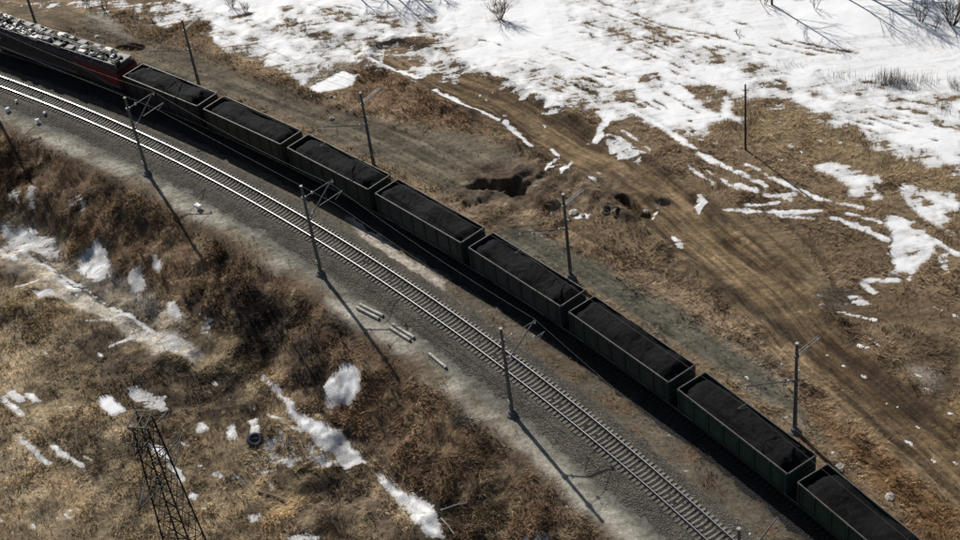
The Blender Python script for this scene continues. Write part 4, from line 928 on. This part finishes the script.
# ------------------------------------------------------------------ bare shrubs and trees
def branch(mb, p, d, L, r, depth, rg, spread):
    p = Vector(p); q = p
    for k in range(2):
        d = (d+Vector((rg.gauss(0, .12), rg.gauss(0, .12), rg.gauss(.03, .06)))).normalized(); e = q+d*L/2
        mb.tube(q, e, r*(1-.2*k), r*(.8-.2*k), 5 if r > .03 else 3, caps=False); q = e
        if depth > 0:
            for _ in range(2 if depth > 1 else 3):
                a = rg.uniform(0, 6.28); side = Vector((math.cos(a), math.sin(a), rg.uniform(-.1, .5)))
                branch(mb, q, (d+side*spread*rg.uniform(.6, 1.2)).normalized(), L*rg.uniform(.5, .75), r*.5, depth-1, rg, spread)
def shrub(px, py, h, stems, label, seed, pos=None):
    q = at(px, py) if pos is None else pos; rg = random.Random(seed); r = empty('bare_shrub', tuple(q)); tag(r, label, 'shrub', 'bare shrubs')
    for k in range(stems):
        mb = MB(); a = rg.uniform(0, 6.28); d = Vector((math.cos(a)*.45, math.sin(a)*.45, 1)).normalized()
        branch(mb, (math.cos(a)*.15, math.sin(a)*.15, -.05), d, h*rg.uniform(.55, .9), .025+.008*h, 2, rg, .75); mb.build('stem', M['bark'], r)
def bare_tree(px, py, h, label, seed):
    q = at(px, py); rg = random.Random(seed); r = empty('bare_tree', tuple(q)); tag(r, label, 'tree', 'bare trees at the edge of the snow')
    mb = MB(); lean = Vector((rg.uniform(-.06, .06), rg.uniform(-.06, .06), 1)); pts = [Vector((0, 0, -.2))+lean*h*t for t in (0, .3, .55, .8, 1.0)]; rad = [.15, .12, .09, .055, .02]
    for i in range(4): mb.tube(pts[i], pts[i+1], rad[i], rad[i+1], 8, caps=False)
    mb.build('trunk', M['bark'], r); mb = MB()
    for k in range(20):
        t = rg.uniform(.25, .97); a = rg.uniform(0, 6.28); o = lean*h*t; branch(mb, o, Vector((math.cos(a), math.sin(a), .8)).normalized(), h*.30*(1.15-t), .045*(1.2-t), 2, rg, .6)
    mb.build('crown', M['bark'], r)
shrub(500, 20, 2.4, 11, 'wide bare shrub alone in the snow at the top middle', 1); shrub(764, 5, 1.6, 5, 'dark bare shrub at the top edge beside a tree trunk', 2); shrub(815, 9, 1.4, 3, 'small bare sapling at the top edge between two shrubs', 3)
shrub(921, 22, 2.6, 6, 'spiky bare shrub left of the largest shrub at the top right', 4); shrub(936, 30, 1.8, 4, 'low bare shrub in front of the largest shrub at the top right', 5); shrub(952, 26, 4.0, 12, 'largest bare shrub in the top right corner', 6)
shrub(738, 34, .6, 4, 'tiny dark shrub low in the snow left of centre right', 7); shrub(232, 8, 1.3, 8, 'dark low shrub in the snow at the top left', 8); shrub(246, 12, 1.2, 8, 'dark low shrub just right of its twin at the top left', 9); shrub(88, 4, 1.4, 8, 'scrubby bush at the top edge above the locomotive', 10); shrub(105, 9, 1.2, 7, 'scrubby bush right of another above the locomotive', 12)
TR = [(836, -8, 11, 21), (846, -14, 12, 22), (856, -9, 10.5, 23), (868, -16, 11, 24), (893, -12, 9, 28), (905, -16, 8, 31), (372, -12, 7.5, 26), (352, -8, 6, 27), (388, -10, 8, 29), (400, -14, 7, 30), (412, -9, 5, 32), (430, -12, 5, 33)]
bare_tree(772, 5, 11, 'bare tree at the top edge with a long thin shadow across the snow', 25)
for i, (px, py, h_, sdv) in enumerate(TR):
    nth = sorted(q_[0] for q_ in TR if (q_[0] > 600) == (px > 600)).index(px)
    bare_tree(px, py, h_, '%s from left of the bare trees beyond the top %s edge casting blue shadows' % ((ORD+['ninth'])[nth], 'right' if px > 600 else 'middle'), sdv)
DS = [(236,305,1.0),(250,318,1.2),(268,312,1.1),(280,330,1.0),(262,340,1.1),(245,338,.9),(300,352,1.0),(310,368,1.2),(304,385,1.0),(316,350,.8),(20,205,.9),(48,205,1.1),(60,222,1.0),(75,235,1.0),(112,240,.8),(140,258,.8),(166,285,.8),(186,300,.8),(206,312,.7),(395,395,.7),(380,420,.8)]
DARK = (236,250,268,280,262,245,300,310,304,316); ORD10 = ORD+['ninth', 'tenth', 'eleventh']
for i, (px, py, h_) in enumerate(DS):
    lab = 'of the dark twiggy bushes on the dark slope patch' if px in DARK else ('of the dark twiggy bushes among snow at the slope foot' if px < 210 else 'of two dark twiggy bushes right of the blue snow patch')
    same = sorted(q_[0] for q_ in DS if (q_[0] in DARK) == (px in DARK) and (q_[0] < 210) == (px < 210)); shrub(px, py, h_, 6, ORD10[same.index(px)]+' from left '+lab, 60+i)

# ------------------------------------------------------------------ weed stalks standing in the snow
rg = np.random.default_rng(9); mb = MB()
for (cx, cy, sx_, sy_, n, hh) in ((900, 84, 34, 7, 300, 1.3), (888, 80, 12, 5, 130, 1.6), (835, 78, 20, 5, 60, .9), (790, 66, 14, 4, 35, .7), (945, 110, 12, 6, 50, .9), (955, 87, 8, 5, 60, 1.2), (500, 22, 12, 5, 40, .7)):
    for _ in range(n):
        q = at(min(cx+rg.normal(0, sx_*.55), 975), cy+rg.normal(0, sy_*.5)); h = hh*rg.uniform(.35, 1); t = rg.normal(0, .12, 2)*h
        mb.tube((q[0], q[1], q[2]), (q[0]+t[0], q[1]+t[1], q[2]+h), .014, .008, 3, caps=False)
tag(mb.build('weed_stalks', M['bark']), 'thin dry weed stalks sticking out of the snow at the upper right', 'weeds', kind='stuff')
